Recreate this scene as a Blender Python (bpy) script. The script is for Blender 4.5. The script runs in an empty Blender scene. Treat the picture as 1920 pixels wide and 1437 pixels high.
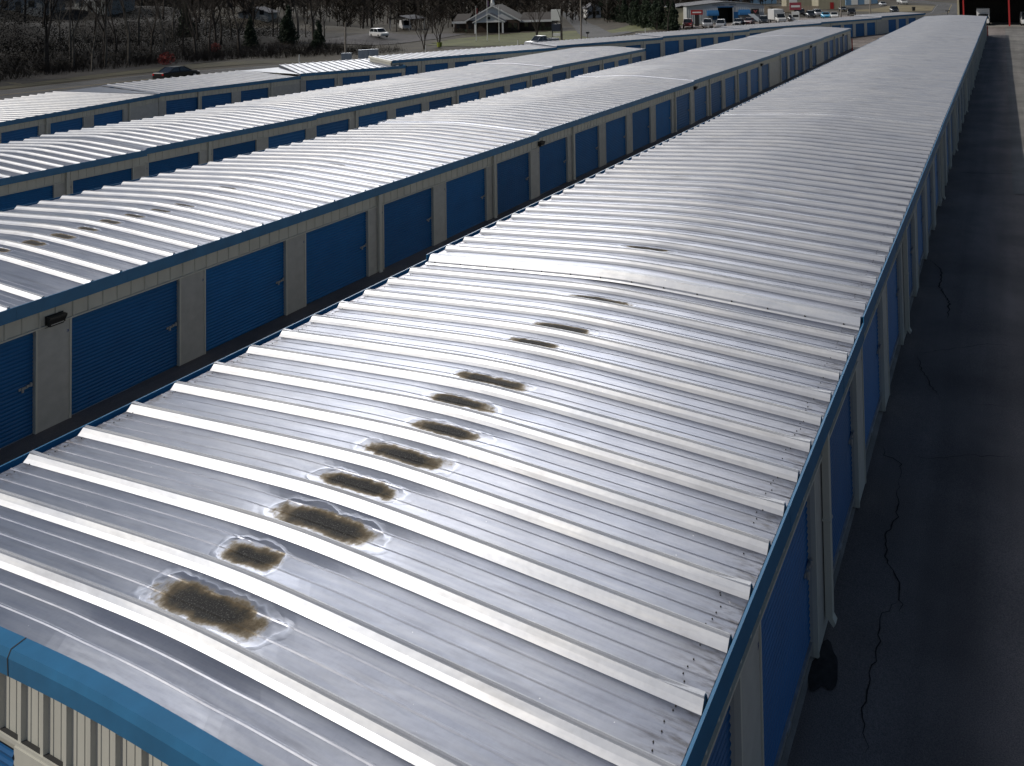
import bpy, math, random
import numpy as np
from mathutils import Matrix, Vector
R = math.radians
rng = random.Random(7)
nr = np.random.RandomState(11)
S = bpy.context.scene
C = S.collection

# ------------------------------------------------------------------ camera
CAM = np.array([-5.8705, -11.0981, 5.5666]); FPX = 1468.54; YAW = .4062; PIT = -.0318; ROL = -.0199; PPX = 1247.5; PPY = -71.5
def cam_rows():
    f = np.array([math.cos(PIT)*math.cos(YAW), math.cos(PIT)*math.sin(YAW), -math.sin(PIT)])
    r = np.array([math.sin(YAW), -math.cos(YAW), 0.]); u = np.cross(r, f)
    c, s = math.cos(ROL), math.sin(ROL)
    return c*r+s*u, -s*r+c*u, f
cr, cu, cf = cam_rows()
cd = bpy.data.cameras.new("camera"); co = bpy.data.objects.new("camera", cd); C.objects.link(co)
co.matrix_world = Matrix(((cr[0], cu[0], -cf[0], CAM[0]), (cr[1], cu[1], -cf[1], CAM[1]), (cr[2], cu[2], -cf[2], CAM[2]), (0, 0, 0, 1)))
cd.sensor_fit = 'HORIZONTAL'; cd.sensor_width = 36; cd.lens = 36*FPX/1920
cd.shift_x = -(PPX-960)/1920; cd.shift_y = -(718.5-PPY)/1920
cd.clip_start = .1; cd.clip_end = 6000
S.camera = co

# ------------------------------------------------------------------ light
SUN_EL = R(38); sx, sy = -.64, .768
sdir = Vector((sx*math.cos(SUN_EL), sy*math.cos(SUN_EL), math.sin(SUN_EL)))
sl = bpy.data.lights.new("sun", 'SUN'); sl.energy = 3.2; sl.angle = R(.53); sl.color = (1, .94, .84)
so = bpy.data.objects.new("sun", sl); C.objects.link(so); so.rotation_euler = sdir.to_track_quat('Z', 'Y').to_euler()
so.location = (0, 0, 60)
W = bpy.data.worlds.new("World"); S.world = W; W.use_nodes = True
wn, wl = W.node_tree.nodes, W.node_tree.links; wn.clear()
sky = wn.new('ShaderNodeTexSky'); sky.sky_type = 'NISHITA'; sky.sun_disc = False
sky.sun_elevation = SUN_EL; sky.sun_rotation = math.atan2(sx, sy); sky.altitude = 300
bg = wn.new('ShaderNodeBackground'); bg.inputs[1].default_value = .058; wl.new(sky.outputs[0], bg.inputs[0])
# added bright sky patch, out of view, mirrored by the middle of the roofs
tc = wn.new('ShaderNodeTexCoord')
def wmath(op, a, b=None):
    n = wn.new('ShaderNodeMath'); n.operation = op
    for i, v in enumerate((a, b)):
        if v is None: continue
        if isinstance(v, (int, float)): n.inputs[i].default_value = v
        else: wl.new(v, n.inputs[i])
    return n.outputs[0]
CAZ, CEL = R(33), R(20)
dt = wn.new('ShaderNodeVectorMath'); dt.operation = 'DOT_PRODUCT'; wl.new(tc.outputs['Generated'], dt.inputs[0])
dt.inputs[1].default_value = (math.cos(CEL)*math.cos(CAZ), math.cos(CEL)*math.sin(CAZ), math.sin(CEL))
nz = wn.new('ShaderNodeTexNoise'); nz.inputs['Scale'].default_value = 5; nz.inputs['Detail'].default_value = 4; wl.new(tc.outputs['Generated'], nz.inputs['Vector'])
mr = wn.new('ShaderNodeMapRange'); mr.interpolation_type = 'SMOOTHSTEP'; wl.new(wmath('ADD', dt.outputs['Value'], wmath('MULTIPLY', wmath('SUBTRACT', nz.outputs[0], .5), .12)), mr.inputs[0])
mr.inputs[1].default_value = .915; mr.inputs[2].default_value = 1.0; mr.inputs[3].default_value = 0; mr.inputs[4].default_value = 1
cb = wn.new('ShaderNodeBackground'); cb.inputs[0].default_value = (1, .98, .95, 1); wl.new(wmath('MULTIPLY', mr.outputs[0], 7.0), cb.inputs[1])
ad = wn.new('ShaderNodeAddShader'); wl.new(bg.outputs[0], ad.inputs[0]); wl.new(cb.outputs[0], ad.inputs[1])
wo = wn.new('ShaderNodeOutputWorld'); wl.new(ad.outputs[0], wo.inputs[0])
S.view_settings.view_transform = 'Standard'; S.view_settings.look = 'None'; S.view_settings.gamma = 1
S.view_settings.exposure = -.35

# ------------------------------------------------------------------ materials
def new_mat(name, col, rough=.7, metal=0., noise=0., nscale=8., bump=0., bscale=60., spec=.5, stretch=None, col2=None):
    m = bpy.data.materials.new(name); m.use_nodes = True; N, L = m.node_tree.nodes, m.node_tree.links
    b = N['Principled BSDF']; b.inputs['Roughness'].default_value = rough; b.inputs['Metallic'].default_value = metal
    b.inputs['Specular IOR Level'].default_value = spec
    b.inputs['Base Color'].default_value = (*col, 1)
    tcn = N.new('ShaderNodeTexCoord'); src = tcn.outputs['Object']
    if stretch:
        mp = N.new('ShaderNodeMapping'); mp.inputs['Scale'].default_value = stretch; L.new(src, mp.inputs[0]); src = mp.outputs[0]
    if noise or col2:
        n = N.new('ShaderNodeTexNoise'); n.inputs['Scale'].default_value = nscale; n.inputs['Detail'].default_value = 6; n.inputs['Roughness'].default_value = .6; L.new(src, n.inputs['Vector'])
        r = N.new('ShaderNodeValToRGB'); L.new(n.outputs[0], r.inputs[0])
        c2 = col2 or tuple(max(0, c*(1-noise)) for c in col); c1 = col if col2 else tuple(min(1, c*(1+noise)) for c in col)
        r.color_ramp.elements[0].position = .32; r.color_ramp.elements[1].position = .68
        r.color_ramp.elements[0].color = (*c2, 1); r.color_ramp.elements[1].color = (*c1, 1)
        L.new(r.outputs[0], b.inputs['Base Color'])
    if bump:
        n2 = N.new('ShaderNodeTexNoise'); n2.inputs['Scale'].default_value = bscale; n2.inputs['Detail'].default_value = 4; L.new(src, n2.inputs['Vector'])
        bp = N.new('ShaderNodeBump'); bp.inputs['Strength'].default_value = bump; bp.inputs['Distance'].default_value = .02; L.new(n2.outputs[0], bp.inputs['Height']); L.new(bp.outputs[0], b.inputs['Normal'])
    return m

def roof_material(name, stains, y_eave=None, dark=1.0, warm=0.):
    """galvalume sheet; stains = [(x, y, half_x, half_y)] standing-water marks in world coordinates (objects are at known origins)"""
    m = bpy.data.materials.new(name); m.use_nodes = True; N, L = m.node_tree.nodes, m.node_tree.links
    b = N['Principled BSDF']; b.inputs['Metallic'].default_value = .86
    geo = N.new('ShaderNodeNewGeometry'); P = geo.outputs['Position']
    def math_(op, a, bb=None, c=None):
        n = N.new('ShaderNodeMath'); n.operation = op
        for i, v in enumerate((a, bb, c)):
            if v is None: continue
            if isinstance(v, (int, float)): n.inputs[i].default_value = v
            else: L.new(v, n.inputs[i])
        return n.outputs[0]
    def noise(scale, detail=4, vec=None, st=None, ro=.6):
        n = N.new('ShaderNodeTexNoise'); n.inputs['Scale'].default_value = scale; n.inputs['Detail'].default_value = detail; n.inputs['Roughness'].default_value = ro
        v = P
        if st:
            mp = N.new('ShaderNodeMapping'); mp.inputs['Scale'].default_value = st; L.new(P, mp.inputs[0]); v = mp.outputs[0]
        L.new(v, n.inputs['Vector']); return n.outputs[0]
    def ramp(f, stops, interp='LINEAR'):
        r = N.new('ShaderNodeValToRGB'); L.new(f, r.inputs[0]); r.color_ramp.interpolation = interp
        e = r.color_ramp.elements
        while len(e) < len(stops): e.new(.5)
        for k, (p, c) in enumerate(stops): e[k].position = p; e[k].color = (c, c, c, 1) if isinstance(c, (int, float)) else (*c, 1)
        return r.outputs[0]
    def mix(f, a, bb):
        n = N.new('ShaderNodeMix'); n.data_type = 'RGBA'; L.new(f, n.inputs[0])
        for i, v in ((6, a), (7, bb)):
            if isinstance(v, tuple): n.inputs[i].default_value = (*v, 1)
            else: L.new(v, n.inputs[i])
        return n.outputs[2]
    big = noise(.9, 5, st=(1.6, .5, 1)); fine = noise(26, 5)
    base = mix(ramp(big, [(.3, 0.), (.7, 1.)]), (.32*dark, .345*dark, .42*dark), (.385*dark, .40*dark, .46*dark))
    base = mix(ramp(fine, [(.45, 0.), (.75, .22)]), base, (.24*dark, .25*dark, .29*dark))
    base = mix(ramp(noise(2.0, 6, st=(9, .45, 1)), [(.42, 0.), (.72, .30)]), base, (.62*dark, .62*dark, .63*dark))
    base = mix(ramp(noise(1.3, 6, st=(7, .7, 1)), [(.55, 0.), (.8, .5)]), base, (.17*dark, .17*dark, .19*dark))
    base = mix(ramp(noise(13, 2), [(.765, 0.), (.78, .8)]), base, (.8, .8, .8))
    rough = math_('MULTIPLY_ADD', ramp(noise(2.2, 5, st=(1, .6, 1)), [(.3, 0.), (.7, 1.)]), .07, .385)
    col = base; bumph = math_('MULTIPLY', noise(1.7, 3, st=(2.2, 1, 1)), 1.0)
    bn1 = N.new('ShaderNodeBump'); bn1.inputs['Strength'].default_value = .14; bn1.inputs['Distance'].default_value = .03; L.new(bumph, bn1.inputs['Height'])
    # grime streaks running up from the front eave
    if y_eave is not None:
        sp = N.new('ShaderNodeSeparateXYZ'); L.new(P, sp.inputs[0])
        near = N.new('ShaderNodeMapRange'); L.new(sp.outputs[1], near.inputs[0]); near.inputs[1].default_value = y_eave+.5; near.inputs[2].default_value = y_eave+.05; near.inputs[3].default_value = 0; near.inputs[4].default_value = 1
        st = ramp(noise(3, 6, st=(7, 1.6, 1)), [(.45, 0.), (.68, .75)])
        col = mix(math_('MULTIPLY', st, near.outputs[0]), col, (.10, .085, .07))
        near2 = N.new('ShaderNodeMapRange'); L.new(sp.outputs[1], near2.inputs[0]); near2.inputs[1].default_value = -.42; near2.inputs[2].default_value = -.02; near2.inputs[3].default_value = 0; near2.inputs[4].default_value = 1
        col = mix(math_('MULTIPLY', ramp(noise(4, 6, st=(7, 2, 1)), [(.42, 0.), (.62, .8)]), near2.outputs[0]), col, (.13, .10, .08))
    if stains:
        d = None
        for (x, y, hx, hy) in stains:
            a = N.new('ShaderNodeVectorMath'); a.operation = 'SUBTRACT'; L.new(P, a.inputs[0]); a.inputs[1].default_value = (x, y, 0)
            a2 = N.new('ShaderNodeVectorMath'); a2.operation = 'MULTIPLY'; L.new(a.outputs[0], a2.inputs[0]); a2.inputs[1].default_value = (1/hx, 1/hy, 0)
            sq = N.new('ShaderNodeSeparateXYZ'); L.new(a2.outputs[0], sq.inputs[0])
            # a rounded-box distance
            l = math_('POWER', math_('ADD', math_('POWER', math_('ABSOLUTE', sq.outputs[0]), 3.), math_('POWER', math_('ABSOLUTE', sq.outputs[1]), 4.)), .3)
            d = l if d is None else math_('MINIMUM', d, l)
        wob = math_('MULTIPLY', math_('SUBTRACT', noise(3.4, 5, ro=.7), .5), 1.5)
        wob2 = math_('MULTIPLY', math_('SUBTRACT', noise(16, 3), .5), .10)
        rd = math_('MULTIPLY', math_('ADD', d, math_('MULTIPLY', math_('SUBTRACT', noise(3.0, 2), .5), 1.3)), .5)
        d = math_('ADD', math_('ADD', d, wob), wob2)
        dd = math_('MULTIPLY', d, .5)
        stc = ramp(dd, [(.0, (.007, .006, .006)), (.235, (.011, .010, .009)), (.33, (.042, .034, .022)), (.43, (.12, .088, .048)), (.53, (.27, .23, .17)), (.61, (.42, .42, .44))])
        msk = ramp(dd, [(.50, 1.), (.62, 0.)])
        spk = ramp(noise(75, 2), [(.56, 0.), (.66, 1.)])
        stc = mix(math_('MULTIPLY', spk, ramp(dd, [(.2, .35), (.42, 0.)])), stc, (.3, .29, .27))
        col = mix(msk, col, stc)
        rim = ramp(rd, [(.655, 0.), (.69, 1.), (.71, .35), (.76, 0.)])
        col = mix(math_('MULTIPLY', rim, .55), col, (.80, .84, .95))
        rough = math_('ADD', rough, math_('MULTIPLY', ramp(dd, [(.40, 1.), (.60, 0.)]), .35))
        L.new(math_('SUBTRACT', .86, math_('MULTIPLY', ramp(dd, [(.42, 1.), (.58, 0.)]), .7)), b.inputs['Metallic'])
        bn2 = N.new('ShaderNodeBump'); bn2.inputs['Strength'].default_value = .6; bn2.inputs['Distance'].default_value = .012
        L.new(ramp(rd, [(.52, 0.), (.68, 1.), (.78, .55), (.9, .6)]), bn2.inputs['Height']); L.new(bn1.outputs[0], bn2.inputs['Normal'])
        L.new(bn2.outputs[0], b.inputs['Normal'])
    else: L.new(bn1.outputs[0], b.inputs['Normal'])
    if warm:
        wm = N.new('ShaderNodeVectorMath'); wm.operation = 'MULTIPLY'; L.new(col, wm.inputs[0]); wm.inputs[1].default_value = (1+warm*.3, 1., 1-warm*1.); col = wm.outputs[0]
    L.new(col, b.inputs['Base Color']); L.new(rough, b.inputs['Roughness'])
    return m

M = {}
M['wall'] = new_mat('cream_panel', (.55, .54, .48), .55, noise=.07, nscale=3, stretch=(1, 1, .3))
M['pillar'] = new_mat('cream_stucco', (.47, .465, .44), .8, noise=.08, nscale=4, bump=.25, bscale=90)
M['trim'] = new_mat('blue_trim', (.022, .15, .31), .42, noise=.12, nscale=2.5)
M['door'] = new_mat('blue_door', (.003, .112, .32), .45, noise=.1, nscale=1.2)
def vary(m, lo, hi):
    N, L = m.node_tree.nodes, m.node_tree.links; b = N['Principled BSDF']; src = b.inputs['Base Color'].links[0].from_socket
    oi = N.new('ShaderNodeObjectInfo'); r = N.new('ShaderNodeMapRange'); L.new(oi.outputs['Random'], r.inputs[0]); r.inputs[3].default_value = lo; r.inputs[4].default_value = hi
    mx = N.new('ShaderNodeVectorMath'); mx.operation = 'SCALE'; L.new(src, mx.inputs[0]); L.new(r.outputs[0], mx.inputs['Scale']); L.new(mx.outputs[0], b.inputs['Base Color'])
vary(M['door'], .78, 1.2); vary(M['pillar'], .9, 1.08)
M['alu'] = new_mat('aluminium', (.45, .45, .46), .45, .6, noise=.15, nscale=10)
M['steel'] = new_mat('bright_steel', (.38, .38, .38), .45, .25)
M['dark'] = new_mat('dark_plastic', (.02, .02, .02), .5)
M['gap'] = new_mat('shadow_gap', (.03, .03, .03), .9)
M['conc'] = new_mat('concrete', (.22, .21, .20), .9, noise=.25, nscale=2, bump=.3, bscale=40)
M['screw'] = new_mat('weathered_screw', (.05, .045, .04), .6, .3)
M['white'] = new_mat('white_paint', (.72, .72, .70), .5, noise=.05)
M['glass'] = new_mat('dark_glass', (.012, .015, .018), .08, spec=.8)
M['tyre'] = new_mat('tyre', (.012, .012, .012), .8)
M['rim'] = new_mat('wheel_rim', (.4, .4, .42), .35, .8)
M['red'] = new_mat('red_paint', (.35, .02, .02), .5, noise=.15)
M['wood'] = new_mat('weathered_wood', (.17, .14, .11), .9, noise=.25, nscale=5)
M['bark'] = new_mat('bark', (.045, .036, .030), .95, noise=.35, nscale=4)
M['bark_pale'] = new_mat('pale_bark', (.24, .21, .18), .95, noise=.35, nscale=4)
M['numeral'] = new_mat('blue_marker', (.01, .05, .22), .6)

# ------------------------------------------------------------------ mesh helper
class MB:
    def __init__(s): s.v = []; s.f = []; s.m = []
    def quad(s, a, b, c, d, m=0):
        k = len(s.v); s.v += [a, b, c, d]; s.f.append((k, k+1, k+2, k+3)); s.m.append(m)
    def tri(s, a, b, c, m=0):
        k = len(s.v); s.v += [a, b, c]; s.f.append((k, k+1, k+2)); s.m.append(m)
    def poly(s, pts, m=0):
        k = len(s.v); s.v += list(pts); s.f.append(tuple(range(k, k+len(pts)))); s.m.append(m)
    def box(s, x0, x1, y0, y1, z0, z1, m=0, T=None):
        p = [(x0, y0, z0), (x1, y0, z0), (x1, y1, z0), (x0, y1, z0), (x0, y0, z1), (x1, y0, z1), (x1, y1, z1), (x0, y1, z1)]
        if T: p = [T(*q) for q in p]
        k = len(s.v); s.v += p
        for f in ((0, 3, 2, 1), (4, 5, 6, 7), (0, 1, 5, 4), (1, 2, 6, 5), (2, 3, 7, 6), (3, 0, 4, 7)): s.f.append(tuple(k+i for i in f)); s.m.append(m)
    def tube(s, p0, p1, r0, r1, n=6, m=0, cap=False):
        p0 = Vector(p0); p1 = Vector(p1); d = (p1-p0)
        if d.length < 1e-6: return
        d.normalize(); a = d.orthogonal().normalized(); b = d.cross(a); k = len(s.v)
        for p, r in ((p0, r0), (p1, r1)):
            for i in range(n):
                t = 2*math.pi*i/n; s.v.append(tuple(p+a*(r*math.cos(t))+b*(r*math.sin(t))))
        for i in range(n):
            j = (i+1) % n; s.f.append((k+i, k+j, k+n+j, k+n+i)); s.m.append(m)
        if cap:
            s.f.append(tuple(k+n-1-i for i in range(n))); s.m.append(m); s.f.append(tuple(k+n+i for i in range(n))); s.m.append(m)
    def grid(s, V, m=0):
        """V: array (a,b,3)"""
        a, b = V.shape[:2]; k = len(s.v); s.v += [tuple(p) for p in V.reshape(-1, 3)]
        for i in range(a-1):
            for j in range(b-1):
                q = k+i*b+j; s.f.append((q, q+1, q+b+1, q+b)); s.m.append(m)
    def build(s, name, mats, parent=None, org=(0, 0, 0), smooth=False, link=True):
        me = bpy.data.meshes.new(name); o = Vector(org)
        if s.v:
            vv = np.array(s.v, float)-np.array(org, float); me.from_pydata(vv.tolist(), [], s.f)
        mats = mats if isinstance(mats, (list, tuple)) else [mats]
        for mt in mats: me.materials.append(mt)
        if len(mats) > 1 and s.m: me.polygons.foreach_set('material_index', np.array(s.m, np.int32))
        if smooth: me.polygons.foreach_set('use_smooth', np.ones(len(me.polygons), bool))
        me.update()
        ob = bpy.data.objects.new(name, me); C.objects.link(ob)
        if parent is not None: ob.parent = parent
        return ob
def tag(o, label=None, cat=None, group=None, kind=None):
    if label: o['label'] = label
    if cat: o['category'] = cat
    if group: o['group'] = group
    if kind: o['kind'] = kind
    return o
def empty(name, loc, rz=0., label=None, cat=None, group=None):
    o = bpy.data.objects.new(name, None); C.objects.link(o); o.location = loc; o.rotation_euler = (0, 0, rz); o.empty_display_size = .3
    return tag(o, label, cat, group)
def inst(name, data, parent=None, loc=(0, 0, 0), rz=0.):
    o = bpy.data.objects.new(name, data); C.objects.link(o); o.location = loc; o.rotation_euler = (0, 0, rz)
    if parent is not None: o.parent = parent
    return o
def copy_tree(o, parent=None):
    c = o.copy(); C.objects.link(c); c.parent = parent
    for ch in list(o.children): copy_tree(ch, c)
    return c

# ------------------------------------------------------------------ ground
CP = []
for x in range(-30, 136, 15):
    t = (x+10)/130.
    for y in (-9.5, -16, -24, -34): CP.append((x, y, -2.95+.3*max(0, t)))
    CP.append((x, 4, -3.22+.35*max(0, t))); CP.append((x, -4, -3.05+.3*max(0, t)))
for x in range(-30, 106, 15): CP += [(x, 12, -3.5+.004*x), (x, 20, -3.78+.006*x)]
for x in range(-30, 76, 12): CP += [(x, 27, -4.0+.006*x), (x, 33, -4.18+.007*x)]
CP += [(0, 40, -4.45), (10, 40, -4.4), (20, 40, -4.4), (32, 43, -4.35), (44, 42, -4.1), (51, 39, -3.85), (62, 34, -3.6), (72, 30, -3.35), (80, 27, -3.25), (98, 18, -3.0), (115, 10, -2.85), (126, 5, -2.78), (137, 0, -2.7), (150, -8, -2.7), (150, -20, -2.7),
       (90, 10, -3.0), (70, 18, -3.4), (20, 55, -4.3), (40, 58, -4.2), (60, 52, -4.1), (85, 42, -3.8), (115, 30, -3.5),
       (20, 75, -3.95), (37, 75, -3.9), (53, 74, -3.9), (80, 60, -3.9), (110, 45, -3.5), (150, 22, -3.0), (196, 0, -2.7), (240, -15, -2.2),
       (130, 90, -4.2), (120, 80, -4.2), (110, 70, -4.1), (150, 80, -4.2), (90, 78, -4.2), (170, 110, -4.4), (150, 43, -3.1), (165, 40, -3.0), (180, 30, -2.9), (200, 20, -2.7), (170, 60, -3.4), (220, 60, -3.5),
       (30, 92, -3.6), (60, 92, -3.4), (85, 95, -3.6), (30, 110, -1.8), (60, 112, -1.2), (85, 118, -1.6), (110, 120, -3.0), (20, 130, 1.5), (55, 135, 2.0), (90, 140, 1.2), (125, 140, -2.0), (30, 160, 5), (60, 165, 5), (95, 165, 3.6), (130, 170, 0), (60, 200, 8), (20, 200, 8), (100, 210, 6), (150, 220, 1), (150, 130, -4), (200, 150, -4), (250, 100, -4), (250, 50, -3), (260, 0, -2), (200, -60, -2), (120, -60, -2.8), (0, -60, -3), (-40, -60, -3), (-60, 0, -3.2), (-60, 60, -4), (-40, 110, -2),
       (350, 100, -3), (350, 0, -1.5), (350, 250, -1), (200, 350, 2), (450, 100, 0), (450, -100, 0), (450, 350, 3), (0, 350, 12), (350, -200, -1), (0, -250, -3), (-200, 0, -3), (-200, 250, 0)]
CP = np.array(CP, float)
def gz(x, y):
    x = np.asarray(x, float); y = np.asarray(y, float); sh = x.shape
    d2 = (x.reshape(-1, 1)-CP[None, :, 0])**2+(y.reshape(-1, 1)-CP[None, :, 1])**2
    w = np.exp(-d2/(2*6.5**2))+1e-3*np.exp(-d2/(2*16**2))+1/(d2+400)**2*1.5
    return ((w*CP[None, :, 2]).sum(1)/w.sum(1)).reshape(sh)
def g1(x, y): return float(gz(np.array([x]), np.array([y]))[0])

def pix_ray(u, v):
    d = cr*((u-PPX)/FPX)-cu*((v-PPY)/FPX)+cf; return d
def pix_ground(u, v):
    """ground point seen at a place of the photograph (used once to survey positions)"""
    d = pix_ray(u, v); t0 = 20.
    ts = np.concatenate([np.linspace(4, 40, 700), np.linspace(40.2, 700, 3300)]); P = CAM[None, :]+ts[:, None]*d[None, :]; h = P[:, 2]-gz(P[:, 0], P[:, 1])
    k = np.argmax(h < 0) if (h < 0).any() else len(ts)-1
    a, b = (ts[k-1], ts[k]) if k > 0 else (ts[0], ts[0])
    f = h[k-1]/(h[k-1]-h[k]) if k > 0 and h[k] < 0 else 1
    t = a+(b-a)*f; p = CAM+t*d; return float(p[0]), float(p[1]), float(p[2]), float(t)
def at_depth(u, v, t):
    p = CAM+t*pix_ray(u, v); return float(p[0]), float(p[1]), float(p[2])

# ground sheet (fine near, coarse far)
def axis(lo, hi, fine_lo, fine_hi, step, grow=1.22):
    a = list(np.arange(fine_lo, fine_hi+step, step)); s = step
    while a[-1] < hi: s *= grow; a.append(a[-1]+s)
    s = step
    while a[0] > lo: s *= grow; a.insert(0, a[0]-s)
    return np.array(a)
ax = axis(-400, 3000, -30, 260, 2.5); ay = axis(-900, 2500, -40, 220, 2.5)
GX, GY = np.meshgrid(ax, ay, indexing='ij')
GZ = gz(GX, GY)
rr = np.hypot(GX-100, GY-50); far = np.clip((rr-330)/900, 0, 1); GZ = GZ+far*22*(.6+.4*np.sin(GX*.004+1)*np.cos(GY*.005))
M['yard'] = new_mat('yard_ground', (.06, .048, .030), .95, nscale=.35, col2=(.028, .023, .015), bump=.4, bscale=3)
def ground_mat():
    m = M['yard']; return m
g = MB(); g.grid(np.stack([GX, GY, GZ], -1)); go = g.build('ground', M['yard'], smooth=True); tag(go, kind='structure')

def drape(name, poly_fn, xs, ys, mat, off, kind='structure'):
    """sheet over a region given by a boolean function on grid cells"""
    X, Y = np.meshgrid(xs, ys, indexing='ij'); Z = gz(X, Y)+off; b = MB(); idx = {}
    nx, ny = X.shape
    ok = poly_fn((X[:-1, :-1]+X[1:, 1:])/2, (Y[:-1, :-1]+Y[1:, 1:])/2)
    def vi(i, j):
        if (i, j) not in idx: idx[(i, j)] = len(b.v); b.v.append((X[i, j], Y[i, j], Z[i, j]))
        return idx[(i, j)]
    for i in range(nx-1):
        for j in range(ny-1):
            if ok[i, j]: b.f.append((vi(i, j), vi(i+1, j), vi(i+1, j+1), vi(i, j+1))); b.m.append(0)
    o = b.build(name, mat, smooth=True); return tag(o, kind=kind)
def ribbon(name, pts, widths, mat, off, seg=3.0, kind='structure', lat=None):
    """strip that follows a polyline and the ground"""
    P = [np.array(p, float) for p in pts]; out = []; ws = []
    for i in range(len(P)-1):
        n = max(1, int(np.linalg.norm(P[i+1]-P[i])/seg))
        for k in range(n): out.append(P[i]+(P[i+1]-P[i])*k/n); ws.append(widths[i]+(widths[i+1]-widths[i])*k/n)
    out.append(P[-1]); ws.append(widths[-1]); out = np.array(out)
    for _ in range(4): out[1:-1] = (out[:-2]+2*out[1:-1]+out[2:])/4
    t = np.gradient(out, axis=0); t /= np.linalg.norm(t, axis=1)[:, None]; n = np.stack([-t[:, 1], t[:, 0]], 1)
    nl = 7; V = np.zeros((len(out), nl, 3))
    for j in range(nl):
        f = -1+2*j/(nl-1); c = out+n*(np.array(ws)[:, None]/2*f+(lat or 0)); V[:, j, 0] = c[:, 0]; V[:, j, 1] = c[:, 1]; V[:, j, 2] = gz(c[:, 0], c[:, 1])+off
    b = MB(); b.grid(V); return tag(b.build(name, mat, smooth=True), kind=kind)

# paved yard round the storage rows
def asphalt_mat(name, c, c2, crack=True, joints=False):
    m = new_mat(name, c, .9, col2=c2, nscale=.45, bump=.6, bscale=85); N, L = m.node_tree.nodes, m.node_tree.links
    b = N['Principled BSDF']; base = b.inputs['Base Color'].links[0].from_socket; geo = N.new('ShaderNodeNewGeometry')
    def nz_(scale, st, lo, hi, v0, v1, det=5):
        mp = N.new('ShaderNodeMapping'); mp.inputs['Scale'].default_value = st; L.new(geo.outputs['Position'], mp.inputs[0])
        n = N.new('ShaderNodeTexNoise'); n.inputs['Scale'].default_value = scale; n.inputs['Detail'].default_value = det; L.new(mp.outputs[0], n.inputs['Vector'])
        r = N.new('ShaderNodeMapRange'); L.new(n.outputs[0], r.inputs[0])
        for k, v in zip((1, 2, 3, 4), (lo, hi, v0, v1)): r.inputs[k].default_value = v
        return r.outputs[0]
    for f in (nz_(60, (1, 1, 1), .3, .7, .72, 1.28, 3), nz_(1.0, (.06, 1.1, 1), .35, .65, .82, 1.15), nz_(.35, (1, 1, 1), .4, .6, .85, 1.12, 8)):
        mx = N.new('ShaderNodeVectorMath'); mx.operation = 'SCALE'; L.new(base, mx.inputs[0]); L.new(f, mx.inputs['Scale']); base = mx.outputs[0]
    L.new(base, b.inputs['Base Color'])
    return m
M['asph'] = asphalt_mat('old_asphalt', (.215, .182, .165), (.150, .128, .118))
M['lane'] = asphalt_mat('worn_concrete', (.20, .19, .175), (.125, .12, .115))
M['road'] = asphalt_mat('road_asphalt', (.075, .074, .076), (.05, .05, .052))
M['grass'] = new_mat('winter_grass', (.06, .052, .022), .95, nscale=.5, col2=(.03, .027, .012), bump=.5, bscale=20)
M['grassg'] = new_mat('green_grass', (.12, .13, .04), .95, nscale=.25, col2=(.06, .065, .022), bump=.5, bscale=20)
M['leaf'] = new_mat('leaf_litter', (.014, .010, .007), .95, nscale=.8, col2=(.009, .007, .005), bump=.6, bscale=12)
ROWN = np.array([math.sin(R(24.7)), math.cos(R(24.7))])
def yardfn(X, Y): return (X < 158) & (Y > -40) & ((((X-50.9)*ROWN[0]+(Y-41.1)*ROWN[1]) < 6.5) | ((X < 44) & (Y < 52.5)))
drape('yard_paving', yardfn, np.arange(-30, 160, 1.5), np.arange(-40, 56, 1.5), M['asph'], .02)
# sunlit worn concrete lane at the right of the near row
drape('concrete_lane', lambda X, Y: (Y < -11.0-.0*X) & (X > 28), np.arange(-30, 147, 2.), np.arange(-31., -10., .99), M['lane'], .045)
CR = [[(1355, 880), (1350, 905), (1322, 950)], [(0, 0)]]
# cracks in the paving: thin wandering sheets
M['crack'] = new_mat('crack_dirt', (.008, .008, .009), 1)
def crack(pts, w, name='paving_crack'):
    P = []; r = random.Random(int(pts[0][0]*10))
    for a, b2 in zip(pts[:-1], pts[1:]):
        n = max(2, int(math.dist(a, b2)/.09))
        for k in range(n): P.append((a[0]+(b2[0]-a[0])*k/n+r.uniform(-.035, .035), a[1]+(b2[1]-a[1])*k/n+r.uniform(-.035, .035)))
    P.append(pts[-1]); b = MB(); V = np.zeros((len(P), 2, 3)); P = np.array(P); t = np.gradient(P, axis=0); t /= np.linalg.norm(t, axis=1)[:, None]
    for j, sg in enumerate((-1, 1)):
        ww = np.array([w*.42*(.3+.9*r.random())*(min(1, k/6., (len(P)-1-k)/6.)+.05) for k in range(len(P))])
        q = P+np.stack([-t[:, 1], t[:, 0]], 1)*(sg*ww[:, None]/2); V[:, j, 0] = q[:, 0]; V[:, j, 1] = q[:, 1]; V[:, j, 2] = gz(q[:, 0], q[:, 1])+.036
    b.grid(V); return tag(b.build(name, M['crack']), kind='structure')
def pg2(lst): return [pix_ground(u, v)[:2] for u, v in lst]
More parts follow.
